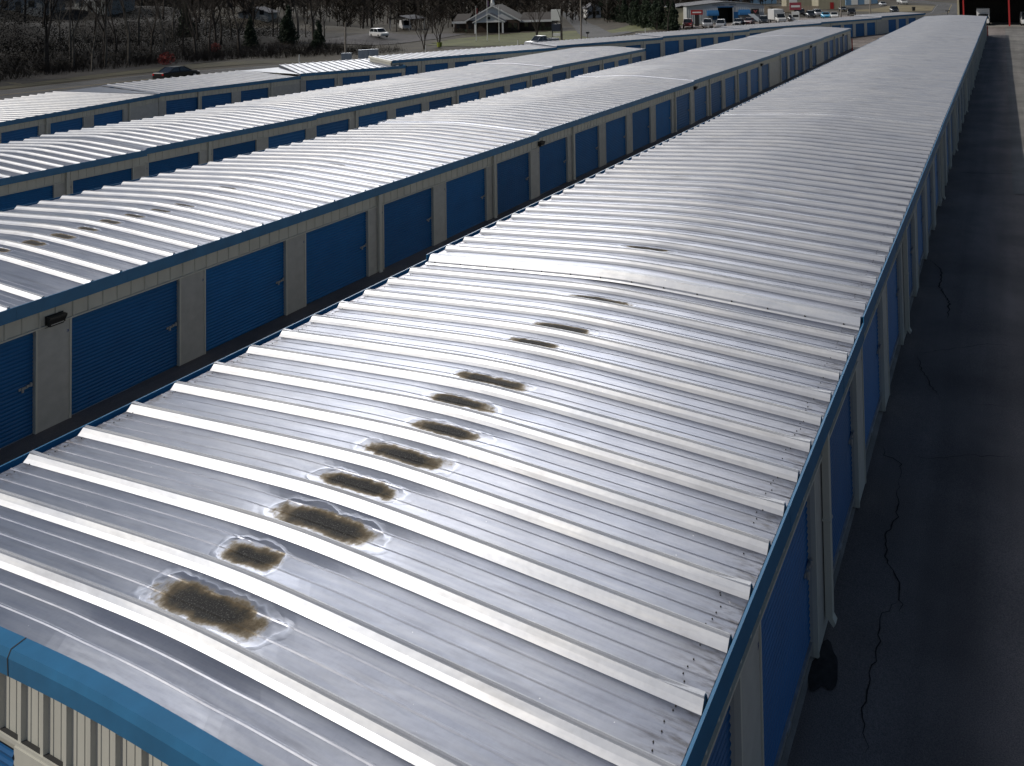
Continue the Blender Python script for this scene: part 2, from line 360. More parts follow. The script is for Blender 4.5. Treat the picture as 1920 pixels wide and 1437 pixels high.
for c, w in ((([(1684, 905), (1683, 975), (1662, 1010), (1659, 1045), (1680, 1090), (1690, 1150), (1697, 1160)]), .05),
             ([(1690, 1127), (1650, 1165), (1645, 1230), (1625, 1290), (1618, 1350), (1628, 1437)], .045),
             ([(1610, 962), (1640, 968), (1662, 975)], .03),
             ([(1655, 838), (1660, 858), (1684, 870), (1690, 880), (1684, 905)], .06),
             ([(1745, 490), (1766, 510), (1762, 540), (1780, 570), (1778, 600)], .09),
             ([(1715, 538), (1740, 540), (1764, 540)], .04),
             ([(1722, 668), (1724, 690), (1755, 742), (1765, 755)], .05),
             ([(1714, 668), (1780, 657), (1850, 648), (1920, 655)], .03),
             ([(1690, 860), (1760, 862), (1850, 858), (1920, 862)], .025),
             ([(1795, 325), (1860, 327), (1920, 328)], .12),
             ([(1807, 760), (1850, 762), (1905, 768)], .03)):
    crack(pg2(c), w)
# dark damp patch by the near pillar
def damp(u, v, rx, ry):
    x, y = pg2([(u, v)])[0]; b = MB(); n = 28; pts = []
    for k in range(n):
        a = 2*math.pi*k/n; f = 1+.18*math.sin(3*a+1)+.1*math.sin(5*a); px, py = x+rx*f*math.cos(a), y+ry*f*math.sin(a); pts.append((px, py, g1(px, py)+.034))
    b.poly(pts); return tag(b.build('damp_patch', M['damp']), kind='structure')
M['damp'] = new_mat('damp_asphalt', (.035, .031, .029), .9, noise=.5, nscale=9)
damp(1545, 1258, .36, .17)

# ------------------------------------------------------------------ storage rows
P24 = .6096; UNIT = 3.048; DW = 2.38; DH = 2.15
def door_mesh(fine=True):
    b = MB(); n = 27 if fine else 14; st = DH/n
    z = -DH
    for k in range(n):
        z0 = -DH+k*st
        pr = [(0, 0), (.25, -.012), (.55, -.016), (.8, -.004), (1, 0)] if fine else [(0, 0), (.5, -.016), (1, 0)]
        for (a, ya), (c, yc) in zip(pr[:-1], pr[1:]):
            b.quad((0, ya, z0+a*st), (DW, ya, z0+a*st), (DW, yc, z0+c*st), (0, yc, z0+c*st))
    b.quad((0, 0, 0), (0, .05, 0), (0, .05, -DH), (0, 0, -DH)); 
    return b
_d = door_mesh(True); dm = bpy.data.meshes.new('roll_up_door'); dm.from_pydata(_d.v, [], _d.f); dm.materials.append(M['door'])
_d = door_mesh(False); dm2 = bpy.data.meshes.new('roll_up_door_far'); dm2.from_pydata(_d.v, [], _d.f); dm2.materials.append(M['door'])
_b = MB(); _b.box(0, DW, -.035, .03, -DH-.002, -DH+.07); _b.box(DW*.47, DW*.53, -.05, -.035, -DH+.01, -DH+.05)
bar = bpy.data.meshes.new('bottom_bar'); bar.from_pydata(_b.v, [], _b.f); bar.materials.append(M['alu'])
_b = MB(); _b.box(DW-.26, DW-.10, -.035, -.017, -1.12, -1.07); _b.box(DW-.13, DW-.02, -.055, -.02, -1.10, -1.055); _b.tube((DW-.2, -.05, -1.06), (DW-.2, -.05, -1.16), .022, .022, 8, cap=True); _b.tube((DW-.06, -.06, -1.02), (DW-.06, -.06, -1.1), .02, .02, 8, cap=True)
latch = bpy.data.meshes.new('latch'); latch.from_pydata(_b.v, [], _b.f); latch.materials.append(M['steel'])
_b = MB(); _b.box(-.16, .16, -.16, 0, -.02, .02); _b.box(-.15, .15, -.11, 0, -.15, -.02)
_b.quad((-.16, -.16, -.02), (.16, -.16, -.02), (.13, -.09, -.18), (-.13, -.09, -.18)); _b.quad((-.16, 0, -.02), (-.16, -.16, -.02), (-.13, -.09, -.18), (-.13, 0, -.18)); _b.quad((.16, -.16, -.02), (.16, 0, -.02), (.13, 0, -.18), (.13, -.09, -.18)); _b.box(-.17, .17, -.004, .01, -.2, .04)
wl_m = bpy.data.meshes.new('wall_light'); wl_m.from_pydata(_b.v, [], _b.f); wl_m.materials.append(M['dark'])
_b = MB(); _b.quad((-.12, -.112, -.145), (.12, -.112, -.145), (.12, -.112, -.05), (-.12, -.112, -.05)); 
lens_m = bpy.data.meshes.new('lens'); lens_m.from_pydata(_b.v, [], _b.f); lens_m.materials.append(new_mat('lamp_lens', (.5, .5, .48), .2))
_b = MB()
for a in ((0, .035, -.02, -.012), (.028, .04, -.06, -.012), (0, .035, -.045, -.036), (0, .035, -.068, -.06)): _b.quad((a[0], 0, a[2]), (a[1], 0, a[2]), (a[1], 0, a[3]), (a[0], 0, a[3]))
num_m = bpy.data.meshes.new('unit_number'); num_m.from_pydata(_b.v, [], _b.f); num_m.materials.append(M['numeral'])

def roof_z(v, Wd, slope, r=.8, h=0.):
    c = Wd/2; q = lambda t: math.sqrt(t*t+r*r)
    return slope*(q(c)-q(v-c))

def storage_row(name, label, cat, group, segs, Wd, mat_roof, slope, near=False, doors=(), spouts=(), lights=(), fine_until=30, flat=False, dents=None, door_level=.65):
    """segs: dicts P (x,y at the front fascia line), hd (deg), L, z (eave), zb (base), step (bool flashing at its start)
       doors: list of (seg index, s) left edge of each door"""
    org = np.array([segs[0]['P'][0], segs[0]['P'][1], segs[0]['zb']]); root = empty(name, tuple(org), 0, label, cat, group)
    rf, wa, tr, fo, gp, rk, fls = MB(), MB(), MB(), MB(), MB(), MB(), []
    rise = .03 if flat else 0
    for si, s in enumerate(segs):
        h = R(s['hd']); c, sn = math.cos(h), math.sin(h); px, py = s['P']; z0 = s['z']; L_ = s['L']; zb = s['zb']-.6
        def T(x, v, z, c=c, sn=sn, px=px, py=py, z0=z0): return (px+x*c-v*sn, py+x*sn+v*c, z0+z)
        first = si == 0 or s.get('gap'); last = si == len(segs)-1 or segs[si+1].get('gap')
        # --- roof skin
        rz = (lambda v: rise*v) if flat else (lambda v: roof_z(v, Wd, slope))
        x_off = s.get('rib0', .5)
        ribs = []; x = x_off
        while x < L_-.05: ribs.append(x); x += P24
        nv = 22 if near else 12
        vs = np.linspace(0, Wd, nv+1)
        if near and si == 0: vs = np.linspace(0, Wd, 60)
        if flat: vs = np.linspace(0, Wd, 4)
        xs = [(0., 0., 0)]
        for rx in ribs:
            det = near or (s.get('x_abs', 0)+rx) < fine_until
            xs += [(rx-.098, 0., 0), (rx-.062, .031, 1), (rx-.030, .068, 1), (rx-.006, .070, 1), (rx-.003, .083, 1), (rx+.006, .083, 1), (rx+.009, .069, 1), (rx+.020, .067, 1), (rx+.034, 0., 0)] if det else [(rx-.098, 0., 0), (rx-.030, .069, 1), (rx+.020, .067, 1), (rx+.034, 0., 0)]
            if det and not flat and rx == ribs[0] and rx > .5 and near and si == 0:
                for mx in (.222-P24, .388-P24):
                    if rx+mx > .06: xs += [(rx+mx-.014, 0., 2), (rx+mx-.004, .0055, 2), (rx+mx+.006, .0055, 2), (rx+mx+.014, 0., 2)]
            if det and not flat:
                for mx in (.222, .388):
                    if rx+mx+.03 < L_-.08: xs += [(rx+mx-.014, 0., 2), (rx+mx-.004, .0055, 2), (rx+mx+.006, .0055, 2), (rx+mx+.014, 0., 2)]
        xs.append((L_, 0., 0)); xs = [q for q in xs if -.001 <= q[0] <= L_+.001]; xs.sort(key=lambda q: q[0])
        V = np.zeros((len(xs), len(vs), 3))
        for i, (x, hh, fl_) in enumerate(xs):
            for j, v in enumerate(vs):
                dz = 0
                if dents and fl_ == 2:
                    X = s.get('x_abs', 0)+x; q = v-Wd/2+.15
                    amp = dents(X); k = (X-.0)/P24 % 1
                    e = abs(q)-.75-.25*math.sin(X*3.1)
                    dz = -amp*(1/(1+math.exp(e/.11)))*math.sin(math.pi*k)**.6
                V[i, j] = T(x, v, rz(v)+hh+dz)
        k0_ = len(rf.m); rf.grid(V); nvq = len(vs)-1
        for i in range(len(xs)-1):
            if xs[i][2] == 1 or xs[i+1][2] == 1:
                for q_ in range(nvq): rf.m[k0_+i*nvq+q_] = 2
        # rib end caps at the eaves
        for rx in ribs:
            for v, e in ((0, -.002), (Wd, .002)):
                zz = rz(v); rf.poly([T(rx-.098, v+e, zz-.01), T(rx+.052, v+e, zz-.01), T(rx+.022, v+e, zz+.066), T(rx-.030, v+e, zz+.067)])
        if near or fine_until > 0:
            for k, rx in enumerate(ribs):
                if (s.get('x_abs', 0)+rx) > max(fine_until, 75 if near else 0): break
                if k % 2 == (0 if near else 1):   # sheet-lap clips on every second rib
                    for v0, v1 in ((.0, .42), (Wd-.36, Wd)):
                        rf.box(rx-.03, rx+.012, v0, v1, rz(v0 if v0 < 1 else v1)+.068, rz(v0 if v0 < 1 else v1)+.090, 2, T)
        if near and si < 2:   # fasteners along both eaves
            for k, rx in enumerate(ribs[:26]):
                for dx, dv in ((.10, .22), (.18, .22), (.27, .22), (.345, .22), (.44, .22), (.5, .22)):
                    for side in (0, 1):
                        dx2 = dx+rng.uniform(-.02, .02); v = dv+rng.uniform(-.015, .05) if side == 0 else Wd-dv*.6
                        if rng.random() < .18: continue
                        a = T(rx+dx2, v, rz(v)); rf.tube(a, (a[0], a[1], a[2]+.007), .0075, .006, 6, 1, True)
                        pass
        # raised flashing where the next level starts
        if s.get('step'):
            zz = s['step']; vl = np.linspace(0, Wd, 30); fl = MB(); fls.append(fl)
            prof = [(-.17, -zz+.004), (-.15, -zz+.03), (-.09, -zz+.04), (-.085, -zz+.02), (-.075, -zz+.03), (-.01, .045), (.06, .055), (.10, .004)] if near else [(-.05, -zz+.004), (-.03, .0), (-.02, .03), (.05, .035), (.09, .004)]
            V = np.zeros((len(prof), len(vl), 3))
            for i, (x, hh) in enumerate(prof):
                for j, v in enumerate(vl): V[i, j] = T(x, v, rz(v)+hh)
            fl.grid(V)
            for v in (0, Wd): fl.poly([T(x, v, rz(v)+hh) for x, hh in prof]+[T(.09, v, rz(v)-.03), T(-.04, v, rz(v)-zz-.03)])
            if near and si < 2:
                for k in range(14):
                    v = .25+k*.64; a = T(-.13, v, rz(v)-zz+.03); fl.tube(a, (a[0]-.01, a[1], a[2]+.02), .014, .012, 6, 1, True)
        # --- eave fascia and gutter (front v<0, back v>Wd)
        fh = .21
        tr.box(0, L_, -.052, -.040, -fh, .050, 0, T); tr.box(0, L_, -.057, -.030, .050, .060, 0, T)
        q_ = 1.2
        while q_ < L_ and (near or s.get('x_abs', 0) < 40): tr.box(q_, q_+.05, -.0555, -.052, -fh+.003, .050, 0, T); tr.box(q_, q_+.05, -.060, -.028, .060, .063, 0, T); q_ += 3.05
        tr.box(0, L_, -.040, .10, -fh+.002, -fh+.012, 0, T)
        gx0, gx1 = 0, L_
        tr.box(0, L_, Wd+.10, Wd+.112, -.18, .02, 0, T); tr.box(0, L_, Wd-.02, Wd+.10, -.18, -.165, 0, T); tr.box(0, L_, Wd-.012, Wd-.0, -.19, -.012, 0, T)
        tr.box(0, L_, Wd+.10, Wd+.125, .02, .03, 0, T)
        for e, do in ((0, first), (L_, last)):
            if not do: continue
            sg = -1 if e == 0 else 1
            a, b2 = sorted((e, e+sg*.10))
            # rake trim: a sloping cap following the roof and a deep face
            vl = np.linspace(-.11, Wd+.12, 26); V = np.zeros((5, len(vl), 3))
            for j, v in enumerate(vl):
                zz = rz(min(max(v, 0), Wd))
                for i, (dx, dz) in enumerate(((.03, .004), (.02, .045), (-.09, .035), (-.115, -.02), (-.110, -.17))): V[i, j] = T(e-sg*dx, v, zz+dz)
            (rk if s.get('white_rake') and e == 0 else tr).grid(V)
            if near: 
                vj = Wd*.62; zz = rz(vj)
                for (d0, q0), (d1, q1) in zip(((.02, .048), (-.09, .038), (-.118, -.02)), ((-.09, .038), (-.118, -.02), (-.113, -.17))):
                    gp.quad(T(e-sg*d0, vj, zz+q0), T(e-sg*d0, vj+.012, zz+q0), T(e-sg*d1, vj+.012, zz+q1), T(e-sg*d1, vj, zz+q1))
            # end wall: ribbed header over a flat wall
            wv0, wv1 = .14, Wd-.12; ex = e+sg*.045
            ztop = rz(Wd/2)-.02
            prof = []
            v = wv0
            while v < wv1-.3:
                prof += [(v, 0), (v+.018, .032), (v+.058, .032), (v+.076, 0), (v+.135, 0), (v+.14, .005), (v+.145, 0), (v+.235, 0), (v+.24, .005), (v+.245, 0)]; v += .3048
            prof.append((wv1, 0))
            for (v0, d0), (v1, d1) in zip(prof[:-1], prof[1:]):
                t0, t1 = rz(v0)-.03, rz(v1)-.03
                q = [T(ex+sg*d0, v0, -.53), T(ex+sg*d1, v1, -.53), T(ex+sg*d1, v1, t1), T(ex+sg*d0, v0, t0)]
                wa.quad(*q)
            wa.box(ex-(.02 if sg > 0 else -.0), ex+(.0 if sg > 0 else .02), wv0, wv1, zb-z0, -.53, 0, T)
            tr2 = (ex-.005, ex+.04) if sg > 0 else (ex-.04, ex+.005)
            wa.box(tr2[0], tr2[1], wv0, wv1, -.56, -.525, 0, T)
            gp.box(min(ex+sg*.002, ex+sg*.03), max(ex+sg*.002, ex+sg*.03), wv0, wv1, -.525, -.517, 0, T)
            if e == 0 and near:
                for dv in (2.0, 5.4):
                    o = inst('roll_up_door', dm, root, tuple(np.array(T(ex-.045, dv+DW, -.60))-org), h-math.pi/2)
                    wa.box(ex-.05, ex, wv0 if dv < 3 else 2.0+DW, dv, zb-z0, -.56, 0, T)
                wa.box(ex-.05, ex, 5.4+DW, wv1, zb-z0, -.56, 0, T)
        # --- back wall
        wa.box(.0, L_, Wd-.14, Wd-.12, zb-z0, -.03, 0, T)
        wa.quad(T(0, .1, -.2), T(L_, .1, -.2), T(L_, Wd-.13, -.2), T(0, Wd-.13, -.2))
        # foundation slab with a sloping apron in front of the doors
        fb = s['zb']-z0
        fo.box(-.0, L_, .30, Wd-.05, fb-.6, fb, 0, T)
        for (a0, a1) in ((.30, .045),):
            fo.quad(T(0, a0, fb), T(0, a1, fb-.13), T(L_, a1, fb-.13), T(L_, a0, fb)); fo.quad(T(0, a1, fb-.13), T(0, a1, fb-.6), T(L_, a1, fb-.6), T(L_, a1, fb-.13))
            fo.tri(T(0, a0, fb), T(0, a0, fb-.6), T(0, a1, fb-.6)); fo.tri(T(0, a0, fb), T(0, a1, fb-.6), T(0, a1, fb-.1))
            fo.tri(T(L_, a0, fb), T(L_, a1, fb-.6), T(L_, a0, fb-.6)); fo.tri(T(L_, a0, fb), T(L_, a1, fb-.1), T(L_, a1, fb-.6))
        # --- front wall: ribbed header, pillars between the doors
        ds = sorted([d[1] for d in doors if d[0] == si]); hb = -door_level; fine = near or (s.get('x_abs', 0) < 200)
        prof = [(0, 0)]; v = .15
        while v < L_-.12:
            prof += [(v, 0), (v+.016, -.026), (v+.046, -.026), (v+.062, 0)]; v += .3048
        prof.append((L_, 0)); yw = .10
        for (x0, d0), (x1, d1) in zip(prof[:-1], prof[1:]): wa.quad(T(x0, yw+d0, hb+.03), T(x1, yw+d1, hb+.03), T(x1, yw+d1, -.2), T(x0, yw+d0, -.2))
        wa.box(0, L_, .055, .125, hb, hb+.032, 0, T)
        edges = [0.]
        for d in ds: edges += [d, d+DW]
        edges.append(L_)
        for k in range(0, len(edges), 2):
            a, b2 = edges[k], edges[k+1]
            if b2-a > .02: pi = MB(); pi.box(max(a, 0), min(b2, L_), .09, .30, fb-.05, hb-.001, 0, T); pi.build('pillar', M['pillar'], root, org)
            if b2-a > .02:  # jamb angles
                for xx in (a, b2-.03):
                    if 0 < xx < L_-.04: wa.box(xx-.003, xx+.033, .075, .14, fb-.04, hb-.004, 0, T)
        gp.box(0.02, L_-.02, .26, .30, fb, hb, 0, T)
        for d in ds:
            dist = math.hypot(T(d, 0, 0)[0]-CAM[0], T(d, 0, 0)[1]-CAM[1]); cl = dist < 45
            o = inst('roll_up_door', dm if cl else dm2, root, tuple(np.array(T(d, .19, hb))-org), h)
            b_ = inst('bottom_bar', bar, o)
            if dist < 75: inst('latch', latch, o)
            if dist < 45: inst('unit_number', num_m, root, tuple(np.array(T(d-.09, .087, hb-.2))-org), h)
        for (k, d) in spouts:
            if k != si: continue
            sp_ = MB(); a0 = d; bt = fb+.18
            sp_.box(a0, a0+.11, -.02, .07, bt, -.2, 0, T); sp_.box(a0-.01, a0+.12, -.03, .085, (bt-.2)/2, (bt-.2)/2+.03, 0, T)
            sp_.poly([T(a0, -.02, bt), T(a0+.11, -.02, bt), T(a0+.11, -.06, bt-.07), T(a0, -.06, bt-.07)]); sp_.poly([T(a0, .07, bt), T(a0, -.02, bt), T(a0, -.06, bt-.07), T(a0, -.03, bt-.12)]); sp_.poly([T(a0+.11, .07, bt), T(a0+.11, -.02, bt), T(a0+.11, -.06, bt-.07), T(a0+.11, -.03, bt-.12)])
            sp_.build('downspout', M['wall'], root, org)
        for (k, d) in lights:
            if k != si: continue
            o = inst('wall_light', wl_m, root, tuple(np.array(T(d, .07, -.42))-org), h); inst('lens', lens_m, o)
        # wedge of flat sheet where the row turns
        if s.get('wedge') and si > 0:
            q = segs[si-1]; hq = R(q['hd']); L0 = q['L']
            A = T(0, 0, 0); B = (q['P'][0]+L0*math.cos(hq)-Wd*math.sin(hq), q['P'][1]+L0*math.sin(hq)+Wd*math.cos(hq), q['z']+rz(Wd)-.02); D_ = T(0, Wd, rz(Wd)-.02)
            rf.tri((A[0], A[1], A[2]-.01), (D_[0], D_[1], B[2]), B)
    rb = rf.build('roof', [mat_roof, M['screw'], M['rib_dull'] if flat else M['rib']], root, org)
    if rk.v: rk.build('rake_trim', M['wall'], root, org)
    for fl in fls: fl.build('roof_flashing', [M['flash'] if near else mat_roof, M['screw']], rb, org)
    wa.build('wall_panel', M['wall'], root, org); tr.build('blue_trim', M['trim'], root, org); fo.build('foundation', M['conc'], root, org); gp.build('seam', M['gap'], root, org)
    return root

M['rib'] = roof_material('sun_toned_rib_metal', [], None, 1.3, .07); M['rib'].node_tree.nodes['Principled BSDF'].inputs['Metallic'].default_value = .45  # roof metal lightened and warmed: sunlight on the rib faces put into the colour
M['rib_dull'] = roof_material('dim_sun_toned_rib_metal', [], None, .9, .07); M['rib_dull'].node_tree.nodes['Principled BSDF'].inputs['Metallic'].default_value = .45  # weaker version of the same painted sunlight, for the roadside rows
M['flash'] = M['rib']  # flashing carries the ribs' painted sunlight too
# roof stains of the near row, world metres (x, y, half x, half y)
st_px = [((400, 1130), .17, .50), ((468, 1040), .14, .26), ((612, 975), .17, .52), ((672, 906), .12, .42), ((752, 852), .13, .46), ((838, 803), .11, .42), ((865, 752), .11, .40), ((922, 710), .11, .45), ((1000, 640), .08, .36), ((1053, 612), .10, .42), ((1120, 562), .08, .45), ((1215, 472), .06, .40)]
stains = []
for (u, v), hx, hy in st_px:
    d = pix_ray(u, v); t = (.22-CAM[2])/d[2]; p = CAM+t*d; stains.append((round((float(p[0])-.2)/.6096)*.6096+.25, float(p[1])+.08, hx*.86, hy*1.15))
M['roofA'] = roof_material('galvalume_near', stains, -8.79)
stB = []
for (u, v), hx, hy in (((20, 455), .09, .30), ((83, 442), .12, .32), ((135, 430), .12, .34), ((180, 417), .08, .3), ((222, 404), .10, .32), ((268, 393), .08, .3), ((310, 385), .07, .3), ((355, 375), .06, .3), ((410, 350), .05, .3), ((640, 300), .05, .3)):
    d = pix_ray(u, v); t = (-.33-CAM[2])/d[2]; p = CAM+t*d; X0 = 4.95 if p[0] > 4.5 else -15.5; stB.append((X0+round((float(p[0])-X0-.28)/.6096)*.6096+.28, float(p[1]), hx*.86, hy*1.15))
M['roofB'] = roof_material('galvalume_second', stB, None)
M['roofC'] = roof_material('galvalume_far', [], None, .8); M['roofD'] = roof_material('galvalume_roadside', [], None, .62)

WA = 8.79
doorsA = []; k = 0
A_SEG = [(-1.82, 7.28, -.05), (7.28, 25.6, .05), (25.6, 71.5, .07), (71.5, 100., .12), (100., 119.5, .17)]
def seg_list(defs, y, base0, base1, hd=0):
    out = []
    for i, (a, b, z) in enumerate(defs):
        out.append(dict(P=(a, y), hd=hd, L=b-a, z=z, zb=base0+(base1-base0)*(a-defs[0][0])/(defs[-1][1]-defs[0][0]), x_abs=a))
        if i > 0: out[-1]['step'] = z-defs[i-1][2]
    return out
segA = seg_list(A_SEG, -WA, -2.86, -2.62)
segA[0]['rib0'] = (-2*P24)+1.82; segA[1]['rib0'] = 13*P24-.114-7.28; segA[2]['rib0'] = .45; segA[3]['rib0'] = .45; segA[4]['rib0'] = .45
def place_doors(segs_def, s0, k0, k1):
    out = []
    for k in range(k0, k1):
        x = s0+UNIT*k
        for i, (a, b, z) in enumerate(segs_def):
            if x >= a+.02 and x+DW <= b-.02: out.append((i, x-a))
    return out
A_SEG_D = [(a, b, z) for a, b, z in A_SEG]
dA = place_doors(A_SEG_D, 1.73, -1, 39)
def place_at(defs, xs):
    out = []
    for x in xs:
        for i, (a, b, z) in enumerate(defs):
            if a <= x < b: out.append((i, x-a))
    return out
spA = place_at(A_SEG, [1.73+UNIT*k-.26 for k in (1, 4, 8, 11, 15, 19, 23, 27, 31, 35)])
dentA = lambda X: .016 if X < 14 else .006
storage_row('storage_building', 'nearest long storage row with dark stains on its metal roof', 'storage building', 'long blue-doored storage rows', segA, WA, M['roofA'], .054, near=True, doors=dA, spouts=spA, lights=[], door_level=.60, dents=dentA, fine_until=60)

B_SEG = [(-16., 4.45, -.62), (4.45, 22.70, -.618), (22.70, 40.94, -.55), (40.94, 61.74, -.49), (61.74, 80.1, -.435), (80.1, 97.5, -.38)]
segB = seg_list(B_SEG, 7.22, -3.42, -3.08); segB[1]['step'] = 0
dB = place_doors(B_SEG, 4.585, -7, 31)
spB = place_at(B_SEG, [4.585+UNIT*k-.3 for k in (-5, -1, 3, 5, 7, 11, 13, 15, 19, 23, 27)])
liB = place_at(B_SEG, [4.25, 22.45+.5, 40.94+.3, 56.3, 74.3, 92.])
dentB = lambda X: .013
storage_row('storage_building', 'second storage row, behind the nearest one, with a wall light over its blue doors', 'storage building', 'long blue-doored storage rows', segB, WA-.1, M['roofB'], .055, doors=dB, spouts=spB, lights=liB, door_level=.60, dents=dentB, fine_until=48)

C_SEG = [(-12., 16.75, -1.16), (16.75, 25.95, -1.09), (25.95, 50.3, -1.03), (50.3, 68.6, -.93)]
segC = seg_list(C_SEG, 23.48, -3.98, -3.68)
dC = place_doors(C_SEG, 13.88-.03, -8, 18)
spC = place_at(C_SEG, [13.88+UNIT*k-.3 for k in (-4, 0, 2, 5, 8, 11, 13, 15, 17)])
storage_row('storage_building', 'third storage row, shorter, between the second row and the roadside rows', 'storage building', 'long blue-doored storage rows', segC, WA-.3, M['roofC'], .06, doors=dC, spouts=spC, door_level=.61, dents=lambda X: .012, fine_until=40)

# roadside row that bends with the road
def along(P, hd, L): return (P[0]+L*math.cos(R(hd)), P[1]+L*math.sin(R(hd)))
K1 = (32.1, 45.5); K2 = (43.5, 44.3)
K0 = (K1[0]-26*math.cos(R(15.5)), K1[1]-26*math.sin(R(15.5)))
segD = [dict(P=K0, hd=15.5, L=26, z=-1.55, zb=-4.42, x_abs=60), dict(P=K1, hd=-6, L=11.46, z=-1.50, zb=-4.36, x_abs=60, wedge=1), dict(P=K2, hd=-29, L=9.0, z=-1.30, zb=-4.15, x_abs=60, wedge=1, step=.2)]
s0 = 26-math.dist((20.6, 42.4), K1)
dD = [(0, s0+.17+3.13*k) for k in range(-4, 4) if s0+.17+3.13*k > 0]+[(1, .5), (1, 3.1), (1, 6.2), (2, -.0+.43), (2, 3.45), (2, 6.35)]
dD = [(i, s) for i, s in dD if s+DW < segD[i]['L']-.0]
spD = [(0, s0+.17+3.13-.35), (0, s0+.17+3.13*3-.35), (1, 2.8), (1, 8.75), (2, 3.05)]
storage_row('storage_building', 'bent storage row beside the road, its roof turning in three angled sections', 'storage building', None, segD, 8.2, M['roofD'], 0, flat=True, doors=dD, spouts=spD, fine_until=0, door_level=.58)
D2D = [(0, 18.28, -.83), (18.28, 33.7, -.65), (33.7, 49.33, -.50), (49.33, 65.24, -.36), (65.24, 81.27, -.22), (81.27, 94.7, .0)]
segE = []; P0 = (50.92, 41.1)
for i, (a, b, z) in enumerate(D2D):
    segE.append(dict(P=along(P0, -24.7, a), hd=-24.7, L=b-a, z=z, zb=[-3.62, -3.48, -3.32, -3.15, -3.0, -2.84][i], x_abs=90))
    if i: segE[-1]['step'] = z-D2D[i-1][2]
    else: segE[-1]['white_rake'] = 1
dE = [(i, a2-a) for k in range(0, 31) for a2 in [.2+3.08*k] for i, (a, b, z) in enumerate(D2D) if a2 >= a+.02 and a2+DW < b-.02]
spE = [(i, a2-a) for k in (1, 5, 8, 10, 13, 15, 18, 22, 26, 29) for a2 in [.2+3.08*k-.35] for i, (a, b, z) in enumerate(D2D) if a <= a2 < b]
storage_row('storage_building', 'long stepped storage row along the road in front of the repair shop and church', 'storage building', None, segE, 5.2, M['roofD'], 0, flat=True, doors=dE, spouts=spE, fine_until=0, door_level=.6)

# ------------------------------------------------------------------ roads, lawns and lots beyond the rows
RD = [(-40, 60), (0, 71), (30, 80), (53, 79), (72, 70), (92, 58), (115, 46), (145, 30), (175, 12), (205, 2), (260, 4), (330, 30)]
ribbon('road', RD, [9]*len(RD), M['road'], .07)
M['line'] = new_mat('road_line', (.25, .19, .06), .8); M['wline'] = new_mat('edge_line', (.24, .24, .23), .8)
ribbon('road_centre_line', RD, [.18]*len(RD), M['line'], .085)
ribbon('road_edge_line', RD, [.1]*len(RD), M['wline'], .085, lat=-4.1)
ribbon('road_edge_line', RD, [.1]*len(RD), M['wline'], .085, lat=4.1)
ribbon('grass_verge', [(-40, 68), (0, 80), (30, 89), (56, 88), (76, 79)], [6, 7, 7, 6, 4], M['grass'], .04)
ribbon('grass_verge', [(30, 72.5), (50, 72), (66, 65), (90, 51.5), (115, 39), (145, 23)], [3, 4, 5, 4, 3, 2], M['grass'], .04)
def gp_(u, v): return pix_ground(u, v)
drape('woodland_floor', lambda X, Y: (Y > 88+.0*X) & (Y < 300) & (X < 120-(Y-88)*.0) & (Y > 84+(X-60)*.5), np.arange(-30, 125, 2.5), np.arange(85, 220, 2.5), M['leaf'], .05)
drape('church_lawn', lambda X, Y: (np.hypot((X-128)/24, (Y-76)/15) < 1), np.arange(95, 165, 2.), np.arange(55, 95, 2.), M['grassg'], .05)
drape('hedge_lawn', lambda X, Y: (np.hypot((X-152)/22, (Y-62)/11) < 1), np.arange(125, 180, 2.), np.arange(50, 75, 2.), M['grassg'], .055)
q1, q2, q3, q4 = gp_(1118, 66), gp_(1092, 48), gp_(1074, 34), gp_(1062, 24)
ribbon('driveway', [(q1[0]-8, q1[1]-8), q1[:2], q2[:2], q3[:2], q4[:2]], [9, 7, 5.5, 5, 5], M['road'], .10)
M['lot'] = new_mat('gravel', (.060, .054, .056), .95, noise=.3, nscale=1.2)
p1, p2, p3 = gp_(640, 84), gp_(760, 72), gp_(850, 64)
ribbon('gravel_lot', [p1[:2], p2[:2], p3[:2]], [12, 16, 8], M['lot'] if 'lot' in M else M['road'], .09)
sA = gp_(1270, 52); sB = gp_(1480, 44); sC = gp_(1600, 30)
ribbon('shop_lot', [sA[:2], sB[:2], sC[:2]], [14, 16, 14], M['asph'], .09)
M['dryfield'] = new_mat('dry_field', (.20, .16, .075), .95, nscale=.3, col2=(.10, .08, .04))
f1, f2 = gp_(1610, 22), gp_(1760, 12)
ribbon('dry_field', [f1[:2], f2[:2]], [30, 40], M['dryfield'], .03)
M['slab'] = new_mat('pale_concrete', (.30, .285, .26), .9, noise=.15, nscale=1.5)

# ------------------------------------------------------------------ vegetation
def twig_tree(seed, H, spread, depth=5, trunk_r=.2, multi=1, leafy=0):
    r = random.Random(seed); bt, bc = MB(), MB()
    def grow(p, d, L, rad, lev):
        e = p+d*L; n = 5 if lev > depth-2 else 3; (bt if lev >= depth-1 else bc).tube(p, e, rad, rad*.66, n)
        if lev == 0: return
        k = 3 if lev < 3 else (3 if r.random() < .6 else 2)
        for i in range(k):
            a = Vector((r.gauss(0, 1), r.gauss(0, 1), r.gauss(0, .6))).normalized()
            nd = (d+a*(.55 if i else .28)*spread+Vector((0, 0, .12))).normalized()
            grow(p+d*L*(r.uniform(.7, 1) if i else 1), nd, L*r.uniform(.62, .86), rad*(.62 if i == 0 else .48), lev-1)
    for k in range(multi):
        d0 = Vector((r.uniform(-.25, .25), r.uniform(-.25, .25), 1)).normalized() if multi > 1 else Vector((r.uniform(-.06, .06), r.uniform(-.06, .06), 1)).normalized()
        grow(Vector((0, 0, -.3)), d0, H*.27, trunk_r, depth)
    return bt, bc
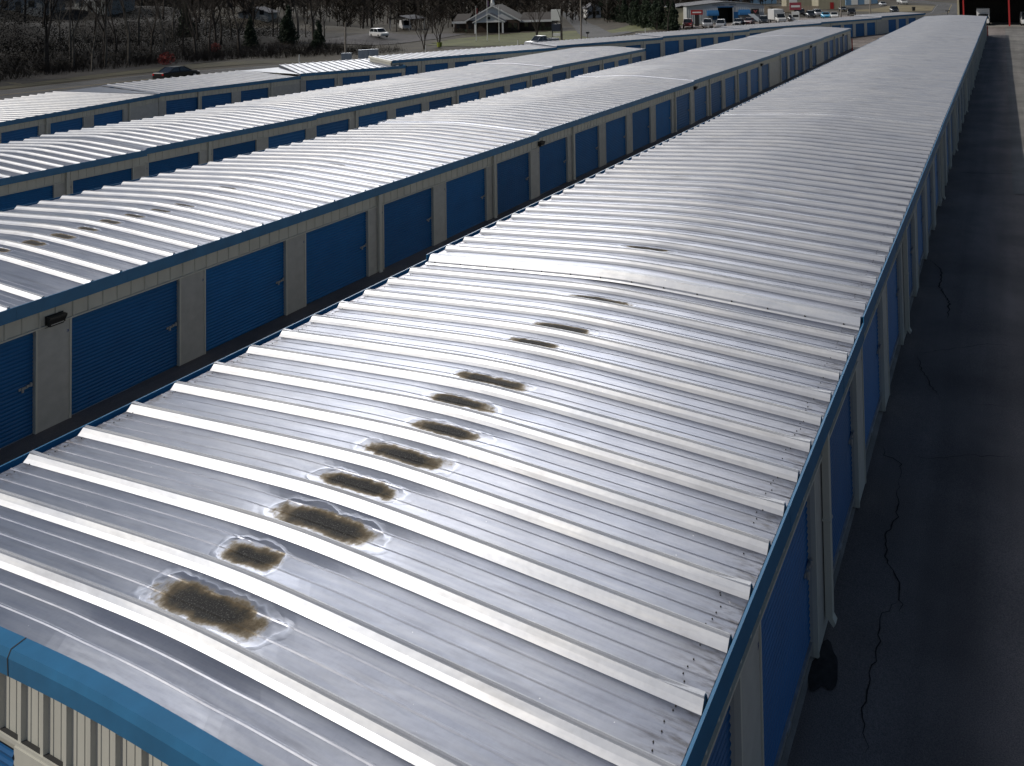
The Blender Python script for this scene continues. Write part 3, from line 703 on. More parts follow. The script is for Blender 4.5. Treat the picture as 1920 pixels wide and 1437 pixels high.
M['twig'] = new_mat('twigs', (.034, .026, .021), .95, noise=.3, nscale=1)
M['twig_pale'] = new_mat('pale_twigs', (.075, .065, .055), .95, noise=.3, nscale=1)
def proto(seed, H, spread, depth, tr, multi, mb, mt):
    bt, bc = twig_tree(seed, H, spread, depth, tr, multi)
    out = []
    for b, n, mm in ((bt, 'trunk', mb), (bc, 'crown', mt)):
        me = bpy.data.meshes.new(n); me.from_pydata([tuple(v) for v in b.v], [], b.f); me.materials.append(mm); out.append((n, me))
    return out
M['bark_mid'] = new_mat('grey_bark', (.10, .088, .075), .95, noise=.35, nscale=4)
PR = [proto(1, 13, .9, 6, .20, 1, M['bark'], M['twig']), proto(2, 15, .8, 6, .22, 1, M['bark'], M['twig']), proto(3, 11, 1.1, 6, .16, 1, M['bark_mid'], M['twig_pale']), proto(4, 9, 1., 6, .14, 3, M['bark'], M['twig']), proto(5, 14, .7, 6, .17, 1, M['bark_mid'], M['twig'])]
def tree(pr, x, y, sc=1., rz=0., label=None, group=None, name='bare_tree', z=None):
    r = empty(name, (x, y, (g1(x, y) if z is None else z)-.05), rz, label, 'tree', group); r.scale = (sc, sc, sc)
    for n, me in pr: inst(n, me, r)
    return r
rt = random.Random(5)
# wood on the slope across the road
n = 0; pts = []
while n < 120:
    x = rt.uniform(-20, 116); y = 91+abs(rt.gauss(0, 1))*26
    if y > 175 or y < 90+max(0, x-66)*.42 or any((x-a)**2+(y-b)**2 < 6 for a, b in pts): continue
    pts.append((x, y)); n += 1
    tree(PR[rt.choice((0, 1, 1, 2, 4, 4))], x, y, rt.uniform(.75, 1.25), rt.uniform(0, 6.3), 'bare winter tree in the dark wood across the road at left', 'bare trees in the dark wood across the road')
n = 0
while n < 46:
    x = rt.uniform(132, 205); y = rt.uniform(100, 165)
    n += 1
    tree(PR[rt.choice((0, 1, 4))], x, y, rt.uniform(.8, 1.1), rt.uniform(0, 6.3), 'bare winter tree rising behind the white-gabled church', 'bare trees behind the church')
for (u, v, k, sc, lab) in ((796, 93, 3, .85, 'bare spreading tree standing left of the tree with a yellow-green wrapped trunk'), (824, 89, 3, .9, 'bare spreading tree with a yellow-green wrap round its trunk'), (1007, 69, 3, .95, 'bare many-stemmed tree just left of the white roadside sign'), (1054, 76, 0, .7, 'bare tree just right of the white roadside sign'), (1252, 60, 0, .85, 'bare tree with a pale straight trunk at the right end of the evergreen hedge'), (1232, 57, 3, .5, 'small reddish bare tree beside the evergreen hedge, left of the pale straight trunk')):
    x, y, z, t = gp_(u, v); o = tree(PR[k], x, y, sc, rt.uniform(0, 6), lab)
    if 'wrapped' not in lab and 'wrap round' in lab:
        b = MB(); b.tube((0, 0, .15), (0, 0, 1.0), .45, .5, 10); b.build('trunk_wrap', new_mat('yellow_green_wrap', (.22, .25, .03), .8), o)

def leaf_mass(cx, cy, cz, rx, ry, rz_, n, size, r, b, m=0, shape='ell'):
    for _ in range(n):
        while True:
            p = Vector((r.uniform(-1, 1), r.uniform(-1, 1), r.uniform(-1, 1)))
            if p.length <= 1: break
        if p.length > .01: p = p.normalized()*(p.length**.45)
        c = Vector((cx+p.x*rx, cy+p.y*ry, cz+p.z*rz_)); a = Vector((r.gauss(0, 1), r.gauss(0, 1), r.gauss(0, 1))).normalized(); q = a.orthogonal().normalized(); w = a.cross(q); s = size*r.uniform(.6, 1.5)
        b.quad(tuple(c-q*s-w*s*.5), tuple(c+q*s-w*s*.5), tuple(c+q*s*.7+w*s*.5), tuple(c-q*s*.7+w*s*.5), m)
M['everg'] = new_mat('evergreen_leaf', (.022, .042, .016), .7, nscale=3, col2=(.010, .020, .008))
M['evergB'] = new_mat('evergreen_leaf_light', (.045, .065, .022), .7, nscale=3, col2=(.018, .028, .01))
def evergreen_proto(seed, H, rad):
    r = random.Random(seed); b = MB()
    for k in range(9):
        f = k/8.; z = .3+f*(H-.8); rr_ = rad*(1-f*.72)*r.uniform(.85, 1.1)
        for q in range(3 if f < .7 else 1):
            a = r.uniform(0, 6.3); leaf_mass(math.cos(a)*rr_*.35, math.sin(a)*rr_*.35, z, rr_*.75, rr_*.75, H*.12, 230, .13, r, b, 0)
    me = bpy.data.meshes.new('crown'); me.from_pydata([tuple(v) for v in b.v], [], b.f); me.materials.append(M['everg'])
    t = MB(); t.tube((0, 0, -.2), (0, 0, H*.9), .14, .03, 6); mt = bpy.data.meshes.new('trunk'); mt.from_pydata([tuple(v) for v in t.v], [], t.f); mt.materials.append(M['bark'])
    return [('crown', me), ('trunk', mt)]
EG = [evergreen_proto(21, 6.4, 1.9), evergreen_proto(22, 5.8, 1.7), evergreen_proto(23, 7, 2.0)]
hp = [gp_(1128, 32), gp_(1150, 37), gp_(1172, 42), gp_(1194, 47), gp_(1215, 52), gp_(1238, 55), gp_(1262, 57)]
for i, p in enumerate(hp):
    for j in range(2):
        nx = hp[min(i+1, len(hp)-1)] if i < len(hp)-1 else p
        x = p[0]+(nx[0]-p[0])*.5*j+j*1.2; y = p[1]+(nx[1]-p[1])*.5*j
        if i == len(hp)-1 and j: continue
        tree(EG[(i+j) % 3], x, y, 1.0+.12*math.sin(i*2+j), i*1.3+j, 'dark evergreen in the tall hedge between driveway and repair shop', 'evergreens of the tall hedge', 'evergreen_tree')
for (u, v, sc) in ((598, 92, .8), (540, 80, 1.0), (470, 88, .7), (350, 70, .9)):
    x, y, z, t = gp_(u, v); tree(EG[int(u) % 3], x, y, sc, u, 'dark evergreen half hidden in the wood across the road', 'evergreens in the wood across the road', 'evergreen_tree')
# tangled brush at the foot of the wood
b = MB(); r = random.Random(9)
for _ in range(2600):
    x = r.uniform(-15, 96); y0 = 92 if x < 60 else 92-(x-60)*.35
    y = y0+abs(r.gauss(0, 1))*14-1; z = g1(x, y) if _ % 4 == 0 or _ == 0 else z
    z = g1(x, y)
    for k in range(5):
        a = r.uniform(0, 6.3); L = r.uniform(.6, 2.3); e = (x+math.cos(a)*L*.4, y+math.sin(a)*L*.4, z+L); w = .02
        b.tri((x-w, y, z), (x+w, y, z), e)
        b.tri((x+.3*k, y, z), (x+.3*k+w*2, y, z), (e[0]+.3, e[1], e[2]*.5+z*.5+.2))
tag(b.build('brush', new_mat('dry_brush', (.038, .026, .018), .95, noise=.4, nscale=.6)), kind='stuff')
b = MB()
for _ in range(420):
    x = r.uniform(-15, 96); y0 = 94 if x < 60 else 94-(x-60)*.35; y = y0+abs(r.gauss(0, 1))*16; z = g1(x, y); s = r.uniform(.4, 1.1)
    leaf_mass(x, y, z+s*.6, s*1.3, s*1.3, s, 60, .06, r, b)
tag(b.build('undergrowth', new_mat('undergrowth_leaf', (.040, .030, .016), .9, nscale=.5, col2=(.018, .016, .009))), kind='stuff')
b = MB()
for _ in range(900):
    x = r.uniform(-20, 110); y0 = 95 if x < 60 else 95+(x-60)*.35; y = y0+abs(r.gauss(0, 1))*30; z = g1(x, y); q = r.uniform(.8, 2.0)
    leaf_mass(x, y, z+q*1.1, q*1.3, q*1.3, q*1.3, 100, .075, r, b)
tag(b.build('thicket', new_mat('thicket_leaf', (.011, .009, .006), .95, nscale=.4, col2=(.005, .005, .003))), kind='stuff')
def shrub(u, v, s, m, lab):
    x, y, z, t = gp_(u, v); b = MB(); rr2 = random.Random(u); leaf_mass(0, 0, s*.8, s, s, s*.9, 420, .07, rr2, b)
    for k in range(7): a = rr2.uniform(0, 6.3); b.tube((0, 0, -.1), (math.cos(a)*s*.6, math.sin(a)*s*.6, s*1.2), .03, .01, 4)
    o = b.build('shrub', m); o.location = (x, y, z); tag(o, lab, 'shrub')
M['redleaf'] = new_mat('red_leaf', (.22, .028, .022), .8, noise=.4)
shrub(312, 122, 1.0, M['redleaf'], 'red-leaved shrub directly behind the black sedan on the road'); shrub(403, 99, .9, M['redleaf'], 'dull red shrub further up in the wood, right of the black sedan')
# far wooded ridges
b = MB(); r = random.Random(31)
for _ in range(5200):
    a = r.uniform(-.75, 1.45); d = r.uniform(215, 520); x = CAM[0]+d*math.cos(a); y = CAM[1]+d*math.sin(a)
    if a < .30 and d < 330: continue
    if y < 60 and d < 300: continue
    z = float(gz(np.array([x]), np.array([y]))[0])+max(0, (math.hypot(x-100, y-50)-330)/900)*15; H = r.uniform(7, 13); w = H*.007
    b.tri((x-w, y+w, z-1), (x+w, y-w, z-1), (x, y, z+H))
    for k in range(34):
        aa = r.uniform(0, 6.3); h0 = z+H*r.uniform(.08, .95); L = H*r.uniform(.12, .32); ww = .035*H*.35
        b.tri((x-ww, y+ww, h0), (x+ww, y-ww, h0), (x+math.cos(aa)*L, y+math.sin(aa)*L, h0+L*.7))
tag(b.build('far_wood', new_mat('far_twigs', (.06, .045, .036), .95, nscale=.05, col2=(.03, .027, .018))), kind='stuff')

# ------------------------------------------------------------------ vehicles
def paint(name, c): return new_mat(name, c, .28, 0, spec=.7)
MC = {k: paint('car_'+k, c) for k, c in dict(black=(.006, .006, .008), red=(.25, .012, .012), silver=(.32, .33, .36), white=(.62, .62, .62), maroon=(.10, .012, .02), dark=(.02, .025, .035), blue=(.01, .30, .55), tan=(.3, .24, .16)).items()}
M['tail'] = new_mat('tail_lamp', (.45, .01, .01), .25); M['head'] = new_mat('head_lamp', (.75, .75, .75), .15, .3)
def vehicle(kind, colour, x, y, rz, label, L=None, group=None):
    spec = dict(sedan=(4.75, 1.82, 1.45), suv=(4.7, 1.9, 1.75), pickup=(5.6, 1.98, 1.85), van=(5.4, 2.0, 2.3), box=(6.4, 2.2, 3.0))[kind]
    L_, Wd, H = spec; L_ = L or L_; hw = Wd/2
    root = empty({'sedan': 'car', 'suv': 'car', 'pickup': 'pickup_truck', 'van': 'van', 'box': 'box_truck'}[kind], (x, y, g1(x, y)+.09), rz, label, {'sedan': 'car', 'suv': 'car', 'pickup': 'pickup truck', 'van': 'van', 'box': 'truck'}[kind], group)
    P = {'sedan': [(-.5, .42, .86, .80), (-.49, .28, .92, .95), (-.30, .22, .98, 1), (0, .2, .95, 1), (.22, .22, .93, 1), (.40, .24, .82, .97), (.485, .3, .72, .88), (.5, .4, .6, .75)],
         'suv': [(-.5, .45, 1.0, .85), (-.49, .3, 1.08, .97), (0, .25, 1.08, 1), (.25, .25, 1.06, 1), (.44, .28, .95, .96), (.5, .42, .8, .84)],
         'pickup': [(-.5, .5, 1.05, .92), (-.49, .42, 1.1, .97), (0, .36, 1.12, 1), (.22, .36, 1.12, 1), (.46, .38, 1.02, .97), (.5, .5, .85, .9)],
         'van': [(-.5, .4, 1.15, .95), (-.49, .3, 1.2, .98), (.2, .28, 1.2, 1), (.4, .3, 1.05, .96), (.5, .42, .8, .85)],
         'box': [(.16, .5, 1.3, .9), (.2, .4, 1.35, .95), (.4, .4, 1.2, .93), (.5, .5, 1.0, .85)]}[kind]
    b = MB(); rings = []
    for (f, zb, zt, wf) in P:
        X = f*L_; w = hw*wf; rings.append([(X, -w*.94, zb), (X, -w, zb+.2), (X, -w, zt-.12), (X, -w*.90, zt), (X, w*.90, zt), (X, w, zt-.12), (X, w, zb+.2), (X, w*.94, zb)])
    for a, c in zip(rings[:-1], rings[1:]):
        for i in range(8): b.quad(a[i], a[(i+1) % 8], c[(i+1) % 8], c[i])
    b.poly(rings[0]); b.poly(rings[-1][::-1])
    if kind == 'box':
        b.box(-L_/2, .14*L_, -hw, hw, .75, H); b.box(-L_/2, .2*L_, -.45, .45, .45, .75)
    if kind == 'pickup':   # open bed
        for (y0, y1) in ((-hw*.98, -hw*.88), (hw*.88, hw*.98)): b.box(-L_*.49, -.06*L_, y0, y1, 1.0, 1.32)
        b.box(-L_*.495, -L_*.48, -hw*.9, hw*.9, 1.0, 1.32)
    cab = {'sedan': (-.36, -.20, .06, .24, .93, H), 'suv': (-.49, -.44, .10, .27, 1.06, H), 'pickup': (-.08, -.05, .14, .26, 1.10, H), 'van': (-.49, -.48, .26, .40, 1.15, H), 'box': (.17, .19, .30, .38, 1.3, 2.05)}[kind]
    x0, x1, x2, x3, zb, zt = cab; x0, x1, x2, x3 = [q*L_ for q in (x0, x1, x2, x3)]; wb, wt = hw*.90, hw*.76
    b.poly([(x1, -wt, zt), (x2, -wt, zt), (x2, wt, zt), (x1, wt, zt)]); 
    for sg in (-1, 1): b.quad((x1, sg*wt, zt), (x2, sg*wt, zt), (x2+.02, sg*wt*1.02, zt-.07), (x1-.02, sg*wt*1.02, zt-.07))
    for xa, xb in ((x0, x1), (x3, x2), ((x0+x3)/2, (x1+x2)/2)):
        for sg in (-1, 1): b.tube((xa, sg*wb, zb), (xb, sg*wt, zt-.02), .045, .04, 4)
    b.build('body', MC[colour], root)
    g_ = MB(); s_ = .985
    A = [(x0, -wb*s_, zb), (x3, -wb*s_, zb), (x3, wb*s_, zb), (x0, wb*s_, zb)]; B = [(x1, -wt*s_, zt-.03), (x2, -wt*s_, zt-.03), (x2, wt*s_, zt-.03), (x1, wt*s_, zt-.03)]
    for i in range(4): g_.quad(A[i], A[(i+1) % 4], B[(i+1) % 4], B[i])
    if kind == 'van':
        c_ = MB(); xm = x0+(x3-x0)*.62; c_.quad((x0-.01, -wb, zb), (xm, -wb, zb), (xm-.1, -wt-.01, zt-.03), (x1-.01, -wt-.01, zt-.03)); c_.quad((x0-.01, wb, zb), (xm, wb, zb), (xm-.1, wt+.01, zt-.03), (x1-.01, wt+.01, zt-.03)); c_.build('side_panel', MC[colour], root)
    g_.build('window', M['glass'], root)
    wr = .33 if kind in ('sedan', 'suv') else .38
    for wx in (-.31, .31):
        for sg in (-1, 1):
            t = MB(); t.tube((wx*L_, sg*(hw-.22), wr), (wx*L_, sg*(hw+.01), wr), wr, wr, 14, cap=True); w_ = t.build('wheel', M['tyre'], root)
            t = MB(); t.tube((wx*L_, sg*(hw+.0), wr), (wx*L_, sg*(hw+.02), wr), wr*.62, wr*.6, 12, cap=True); t.build('rim', M['rim'], w_)
    zl = P[-1][2]-.12
    for sg in (-1, 1):
        t = MB(); t.box(L_*.485, L_*.502, min(sg*hw*.5, sg*hw*.8), max(sg*hw*.5, sg*hw*.8), zl-.06, zl+.06); t.build('headlight', M['head'], root)
        t = MB(); t.box(-L_*.502, -L_*.49, min(sg*hw*.62, sg*hw*.88), max(sg*hw*.62, sg*hw*.88), P[0][2]-.22, P[0][2]-.02); t.build('tail_light', M['tail'], root)
    return root
def veh_at(kind, colour, u, v, rz, label, **k):
    x, y, z, t = gp_(u, v); return vehicle(kind, colour, x, y, R(rz), label, **k)
veh_at('sedan', 'black', 332, 150, 6, 'black sedan driving on the road behind the bent roadside row')
veh_at('pickup', 'silver', 1016, 90, 160, 'silver-white pickup truck on the road in front of the church lawn')
veh_at('suv', 'white', 711, 71, 250, 'small white car parked at the edge of the dark gravel lot')
veh_at('van', 'white', 760, 56, 235, 'white van parked under the open carport left of the church')
x, y, z = at_depth(1032, 100, 79.5); vehicle('van', 'white', x, y, R(-22), 'white van whose roof shows behind the far end of the third row')
for a in ((('pickup', 'red', 1290, 53, 200, 'red pickup truck parked at the left corner of the repair shop')), (('pickup', 'silver', 1326, 53, 205, 'silver pickup truck parked between the red pickup and the pale blue-grey car')), (('suv', 'silver', 1352, 54, 195, 'silver hatchback parked nose out in front of the dark shop doorway')),
          (('sedan', 'dark', 1385, 49, 190, 'dark blue sedan parked right of the silver hatchback')), (('sedan', 'maroon', 1405, 47, 188, 'maroon car parked between the dark sedan and a dark SUV')), (('suv', 'dark', 1432, 46, 200, 'dark SUV parked left of the white box-bodied truck')),
          (('box', 'white', 1458, 44, 215, 'white box-bodied service truck with ladders beside the repair shop')), (('sedan', 'black', 1486, 41, 200, 'black car parked right of the white service truck')),
          (('suv', 'silver', 1533, 31, 205, 'silver SUV in the back row of the lot, below the tan building')), (('sedan', 'blue', 1548, 35, 200, 'bright turquoise-blue car in the right part of the lot')), (('sedan', 'white', 1564, 35, 195, 'white sedan parked right of the bright blue car')),
          (('suv', 'dark', 1520, 34, 200, 'dark blue SUV parked behind the turquoise-blue car')), (('pickup', 'black', 1597, 30, 190, 'black pickup truck at the right end of the lot by a wooden pole')), (('suv', 'dark', 1677, 25, 195, 'dark SUV parked on the dry grass near the road')),
          (('sedan', 'silver', 1655, 12, 200, 'grey car far off on the dry field left of a white box truck')), (('box', 'white', 1692, 9, 200, 'white box truck far off at the edge of the dry field')), (('sedan', 'dark', 1580, 22, 200, 'dark car behind the white sedan in the back row')), (('suv', 'black', 1502, 30, 200, 'black SUV in front of the wooden fence')), (('sedan', 'dark', 1465, 30, 200, 'dark car at the left end of the wooden fence'))):
    veh_at(*a)

# ------------------------------------------------------------------ small roadside things
def post(u, v, h, r_, m, name, label, cat, group=None, n=8):
    x, y, z, t = gp_(u, v); b = MB(); b.tube((0, 0, -.3), (0, 0, h), r_, r_*.9, n, cap=True); o = b.build(name, m); o.location = (x, y, z); return tag(o, label, cat, group)
for u, v, lab in ((798, 102, 'white marker post in front of the spreading bare trees'), (971, 92, 'white marker post left of the silver-white pickup truck'), (1210, 66, 'white marker post in front of the evergreen hedge'), (1328, 58, 'white marker post in front of the parked silver pickup'), (561, 122, 'thin white marker post at the foot of the dark wood')):
    post(u, v, 1.35, .06, M['white'], 'marker_post', lab, 'post')
def utility_pole(u, v, h, lab, arms=True):
    x, y, z, t = gp_(u, v); o = empty('utility_pole', (x, y, z), 0, lab, 'utility pole'); b = MB(); b.tube((0, 0, -.5), (0, 0, h), .16, .11, 8, cap=True); b.build('pole', M['bark_pale'], o)
    if arms:
        b = MB(); b.box(-1.1, 1.1, -.06, .06, h-.6, h-.48); b.build('crossarm', M['wood'], o)
        for q in (-1, -.4, .4, 1): b = MB(); b.tube((q, 0, h-.48), (q, 0, h-.3), .05, .03, 6, cap=True); b.build('insulator', M['rim'], o)
    return o
utility_pole(1090, 78, 10.5, 'pale wooden utility pole beside the driveway mouth'); utility_pole(1577, 34, 10, 'wooden utility pole among the parked cars right of the turquoise-blue car'); utility_pole(1632, 29, 10, 'wooden utility pole on the dry grass left of the dark SUV'); 
utility_pole(648, 112, 5.4, 'slim grey pole beside the metal cabinets', False)
def cabinet(u, v, w, h, lab):
    x, y, z, t = gp_(u, v); o = empty('utility_cabinet', (x, y, z), R(-55), lab, 'cabinet', 'metal cabinets behind the roadside row'); b = MB(); b.box(-w/2, w/2, -.3, .3, -.1, h); b.box(-w/2-.03, w/2+.03, -.33, .33, h, h+.05); b.build('housing', M['cab'], o)
    for q in (-1, 1): b = MB(); b.box(min(q*.03, q*(w/2-.04)), max(q*.03, q*(w/2-.04)), -.325, -.302, .08, h-.08); b.build('door', M['cab'], o)
M['cab'] = new_mat('cabinet_grey', (.30, .34, .40), .45, .2, noise=.1)
cabinet(650, 115, 1.3, 1.1, 'low blue-grey cabinet at the foot of the slim pole'); cabinet(682, 115, 1.35, 1.55, 'tall shiny cabinet between the low one and the widest one'); cabinet(701, 113, 1.15, 1.5, 'blue-grey cabinet at the right end of the group of cabinets')
# mailbox
x, y, z, t = gp_(1102, 73); o = empty('mailbox', (x, y, z), R(-40), 'black mailbox on a post by the driveway mouth', 'mailbox'); b = MB(); b.box(-.05, .05, -.05, .05, -.2, 1.0); b.build('post', M['wood'], o); b = MB(); b.box(-.3, .3, -.14, .14, 1.0, 1.2); b.tube((-.3, 0, 1.2), (.3, 0, 1.2), .14, .14, 12, cap=True); b.build('box', M['dark'], o)
# flagpoles
for u, v, h, lab in ((893, 77, 6.6, 'left white flagpole on the church lawn with a dark red flag'), (914, 77, 8.0, 'tallest white flagpole on the church lawn, in the middle'), (936, 77, 6.6, 'right white flagpole on the church lawn')):
    x, y, z, t = gp_(u, v); o = empty('flagpole', (x, y, z), 0, lab, 'flagpole'); b = MB(); b.tube((0, 0, -.2), (0, 0, h), .07, .04, 8, cap=True); b.build('pole', M['white'], o); b = MB(); b.tube((0, 0, h), (0, 0, h+.14), .09, .05, 8, cap=True); b.build('finial', M['steel'], o)
    if u < 930:
        b = MB(); V = np.zeros((7, 5, 3))
        for i in range(7):
            for j in range(5): V[i, j] = (.05+.10*i*(1-.08*j), .06*math.sin(i*1.3+j*.6), h-.15-j*.28-.05*i)
        b.grid(V); b.build('flag', M['red'] if u < 900 else new_mat('flag_cloth', (.5, .2, .2), .8, nscale=4, col2=(.05, .06, .25)), o, smooth=True)
# roadside sign of the church
FA = -90+math.degrees(YAW)   # a face with this rotation looks back at the yard
def text_obj(name, body, size, mat, parent, loc, ext=.01):
    cu_ = bpy.data.curves.new(name, 'FONT'); cu_.body = body; cu_.size = size; cu_.extrude = ext; cu_.align_x = 'CENTER'; cu_.align_y = 'CENTER'; tmp = bpy.data.objects.new(name+'_c', cu_); C.objects.link(tmp)
    me = bpy.data.meshes.new_from_object(tmp.evaluated_get(bpy.context.evaluated_depsgraph_get())); bpy.data.objects.remove(tmp); me.materials.clear(); me.materials.append(mat)
    o = bpy.data.objects.new(name, me); C.objects.link(o); o.parent = parent; o.location = loc; o.rotation_euler = (R(90), 0, 0); return o
x, y, z, t = gp_(1043, 76); k = t/FPX
o = empty('roadside_sign', (x, y, z), R(FA), 'tall roadside sign with a white upper board and a dark lower board', 'sign')
for q in (-7, 9): b = MB(); b.box(q*k-.08, q*k+.08, -.08, .08, -.3, 58*k); b.build('post', M['dark'], o)
b = MB(); b.box(-9*k, 9*k, -.14, .14, 37*k, 58*k); b.build('upper_board', M['white'], o); b = MB(); b.box(-8*k, 8*k, -.12, .12, 17*k, 31*k); b.build('lower_board', new_mat('dark_board', (.03, .035, .06), .4), o); b = MB(); b.box(-6*k, 8*k, -.12, .12, 8*k, 13*k); b.build('name_strip', M['white'], o)

# ------------------------------------------------------------------ church
M['shingle'] = new_mat('grey_shingle', (.14, .14, .155), .9, noise=.2, nscale=6); M['brick'] = new_mat('brown_brick', (.06, .04, .03), .9, noise=.25, nscale=5); M['siding'] = new_mat('white_siding', (.62, .62, .62), .6, noise=.04)
M['brownroof'] = new_mat('brown_shingle', (.05, .042, .038), .9, noise=.2, nscale=5)
x, y, z, t = gp_(922, 61); k = t/FPX
ch = empty('church', (x, y, z), R(FA+4), 'low brick church with a white front gable, pillared porch and small white spire', 'church')
def gable(bm, x0, x1, y0, y1, ze, zr, over=.4, th=.14, m=0):
    xm = (x0+x1)/2; s = (zr-ze)/(xm-x0)
    for sg, xe in ((-1, x0-over), (1, x1+over)):
        ze2 = ze-s*over
        bm.poly([(xe, y0-over, ze2), (xm, y0-over, zr), (xm, y1+over, zr), (xe, y1+over, ze2)], m); bm.poly([(xe, y0-over, ze2-th), (xm, y0-over, zr-th), (xm, y1+over, zr-th), (xe, y1+over, ze2-th)], m)
def bargeboard(bm, x0, x1, y, ze, zr, over=.45, w=.28):
    xm = (x0+x1)/2; s = (zr-ze)/(xm-x0); ze2 = ze-s*over
    for xe in (x0-over, x1+over): 
        p = [(xe, ze2+.03), (xm, zr+.03), (xm, zr+.03-w), (xe, ze2+.03-w)]
        bm.poly([(a, y, b_) for a, b_ in p]); bm.poly([(a, y-.05, b_) for a, b_ in p]); bm.quad((xe, y, ze2+.03), (xe, y-.05, ze2+.03), (xm, y-.05, zr+.03), (xm, y, zr+.03))
b = MB(); b.box(-47*k, 51*k, 0, 16, -1, 23*k); b.box(-73*k, -47*k, 2.5, 14, -1, 21*k); b.box(51*k, 110*k, 2.5, 14, -1, 21*k); b.build('wall', M['brick'], ch)
b = MB(); b.poly([(-47*k, -.01, 23*k), (51*k, -.01, 23*k), (2*k, -.01, 50*k)]); b.build('gable_wall', M['siding'], ch)
b = MB(); gable(b, -47*k, 51*k, 0, 16, 23*k, 50.5*k); 
for (xa, xb) in ((-75*k, -47*k), (51*k, 112*k)):
    ym = 8.2; b.poly([(xa, 1.8, 20*k), (xb, 1.8, 20*k), (xb, ym, 34*k), (xa, ym, 34*k)]); b.poly([(xa, 14.7, 20*k), (xb, 14.7, 20*k), (xb, ym, 34*k), (xa, ym, 34*k)])
rf_ = b.build('roof', M['brownroof'], ch)
b = MB(); bargeboard(b, -47*k, 51*k, -.42, 23*k, 50.5*k); 
for (xa, xb) in ((-76*k, -46*k), (50*k, 112*k)): b.box(xa, xb, 1.7, 1.78, 17*k, 21*k)
b.build('white_trim', M['white'], ch)
b = MB(); b.poly([(-27*k, -4, 22*k), (27*k, -4, 22*k), (0, -4, 36*k)]); b.build('porch_gable', M['siding'], ch)
b = MB(); gable(b, -27*k, 27*k, -4, 0, 22*k, 36.5*k, .25); b.build('porch_roof', M['shingle'], ch); b = MB(); bargeboard(b, -27*k, 27*k, -4.28, 22*k, 36.5*k, .3, .24); b.box(-27*k, 27*k, -4.1, -3.95, 20*k, 22*k); b.build('porch_trim', M['white'], ch)
for q in (-25, 25): b = MB(); b.box(q*k-.18, q*k+.18, -4.1, -3.75, -.5, 20.5*k); b.build('porch_column', M['white'], ch)
b = MB(); b.box(-9*k, 9*k, -.04, .02, 0, 19*k); b.build('door', M['dark'], ch)
for q in (-66, -40, -30, 34, 44, 62, 78, 94): b = MB(); yy = 2.46 if abs(q) > 50 or q > 50 else -.04; b.box(q*k-.4, q*k+.4, yy, yy+.03, 8*k, 17*k); b.build('window', M['glass'], ch)
b = MB(); b.tube((0, -4.03, 28*k), (0, -4.0, 28*k), .35, .35, 16, cap=True); b.build('round_vent', M['dark'], ch)
b = MB(); b.box(-.45, .45, 1.2, 2.1, 48*k, 55*k); b.build('spire_base', M['white'], ch); b = MB(); b.tube((0, 1.65, 55*k), (0, 1.65, 82*k), .42, .02, 8); b.build('spire', M['white'], ch)
b = MB(); 
for q in range(-72, 110, 9):
    if abs(q) > 28: leaf_mass(q*k, (-1.0 if -50 < q < 52 else 1.6), .5, .5, .45, .5, 90, .07, r, b)
b.build('clipped_hedge', M['everg'], ch)
x, y, z, t = gp_(864, 58); k2 = t/FPX; o = empty('lawn_sign', (x, y, z), R(FA), 'low white sign board on the grass left of the church porch', 'sign'); b = MB(); b.box(-13*k2, 13*k2, -.08, .08, 7*k2, 16*k2); b.build('board', M['white'], o); 
for q in (-11, 11): b = MB(); b.box(q*k2-.06, q*k2+.06, -.06, .06, -.2, 7*k2); b.build('post', M['dark'], o)
b = MB(); b.box(-12*k2, -9*k2, -.09, -.081, 9*k2, 14*k2); b.build('red_mark', M['red'], o)
# carport left of the church
x, y, z, t = gp_(758, 57); k = t/FPX; o = empty('carport', (x, y, z), R(FA-12), 'dark open carport over a white van at the edge of the wood', 'carport'); b = MB(); gable(b, -20*k, 20*k, -2, 5, 22*k, 28*k, .3); b.build('roof', M['shingle'], o)
for q in (-20, 20):
    for yy in (-2, 5): b = MB(); b.box(q*k-.08, q*k+.08, yy-.08, yy+.08, -.3, 22*k); b.build('post', M['rim'], o)

# ------------------------------------------------------------------ houses on the slope
def house(u, v, w, d, h, rr_, wallm, roofm, lab, rot=0, depth=None):
    x, y, z, t = gp_(u, v); o = empty('house', (x, y, z), R(FA+rot), lab, 'house'); b = MB(); b.box(-w/2, w/2, 0, d, -1.5, h); b.poly([(-w/2, 0, h), (w/2, 0, h), (0, 0, h+rr_)]); b.poly([(-w/2, d, h), (w/2, d, h), (0, d, h+rr_)]); b.build('wall', wallm, o)
    b = MB(); gable(b, -w/2, w/2, 0, d, h, h+rr_+.02, .4); b.build('roof', roofm, o)
    for q in (-w*.28, w*.28): b = MB(); b.box(q-.5, q+.5, -.05, .02, 1.0, 2.2); b.build('window', M['glass'], o)
    b = MB(); b.box(-.45, .45, -.05, .02, 0, 2.05); b.build('door', M['dark'], o)
M['dull'] = new_mat('dull_siding', (.22, .23, .23), .8); M['tanwall'] = new_mat('tan_metal', (.36, .33, .24), .6, noise=.06)
house(34, 24, 8, 7, 2.6, 1.6, M['dull'], M['shingle'], 'pale grey house among the trees at the far left of the slope', 8)
house(168, 22, 7, 7, 2.6, 1.6, M['dull'], M['brownroof'], 'dull grey house high on the slope, second from the left', -10)
house(475, 36, 7, 6, 1.6, 1.3, M['dull'], M['shingle'], 'low grey gabled shed half hidden by tree trunks on the slope', 5)
house(1114, 34, 4.5, 5, 3.4, 1.4, M['siding'], M['shingle'], 'narrow white house at the left end of the evergreen hedge', 20)

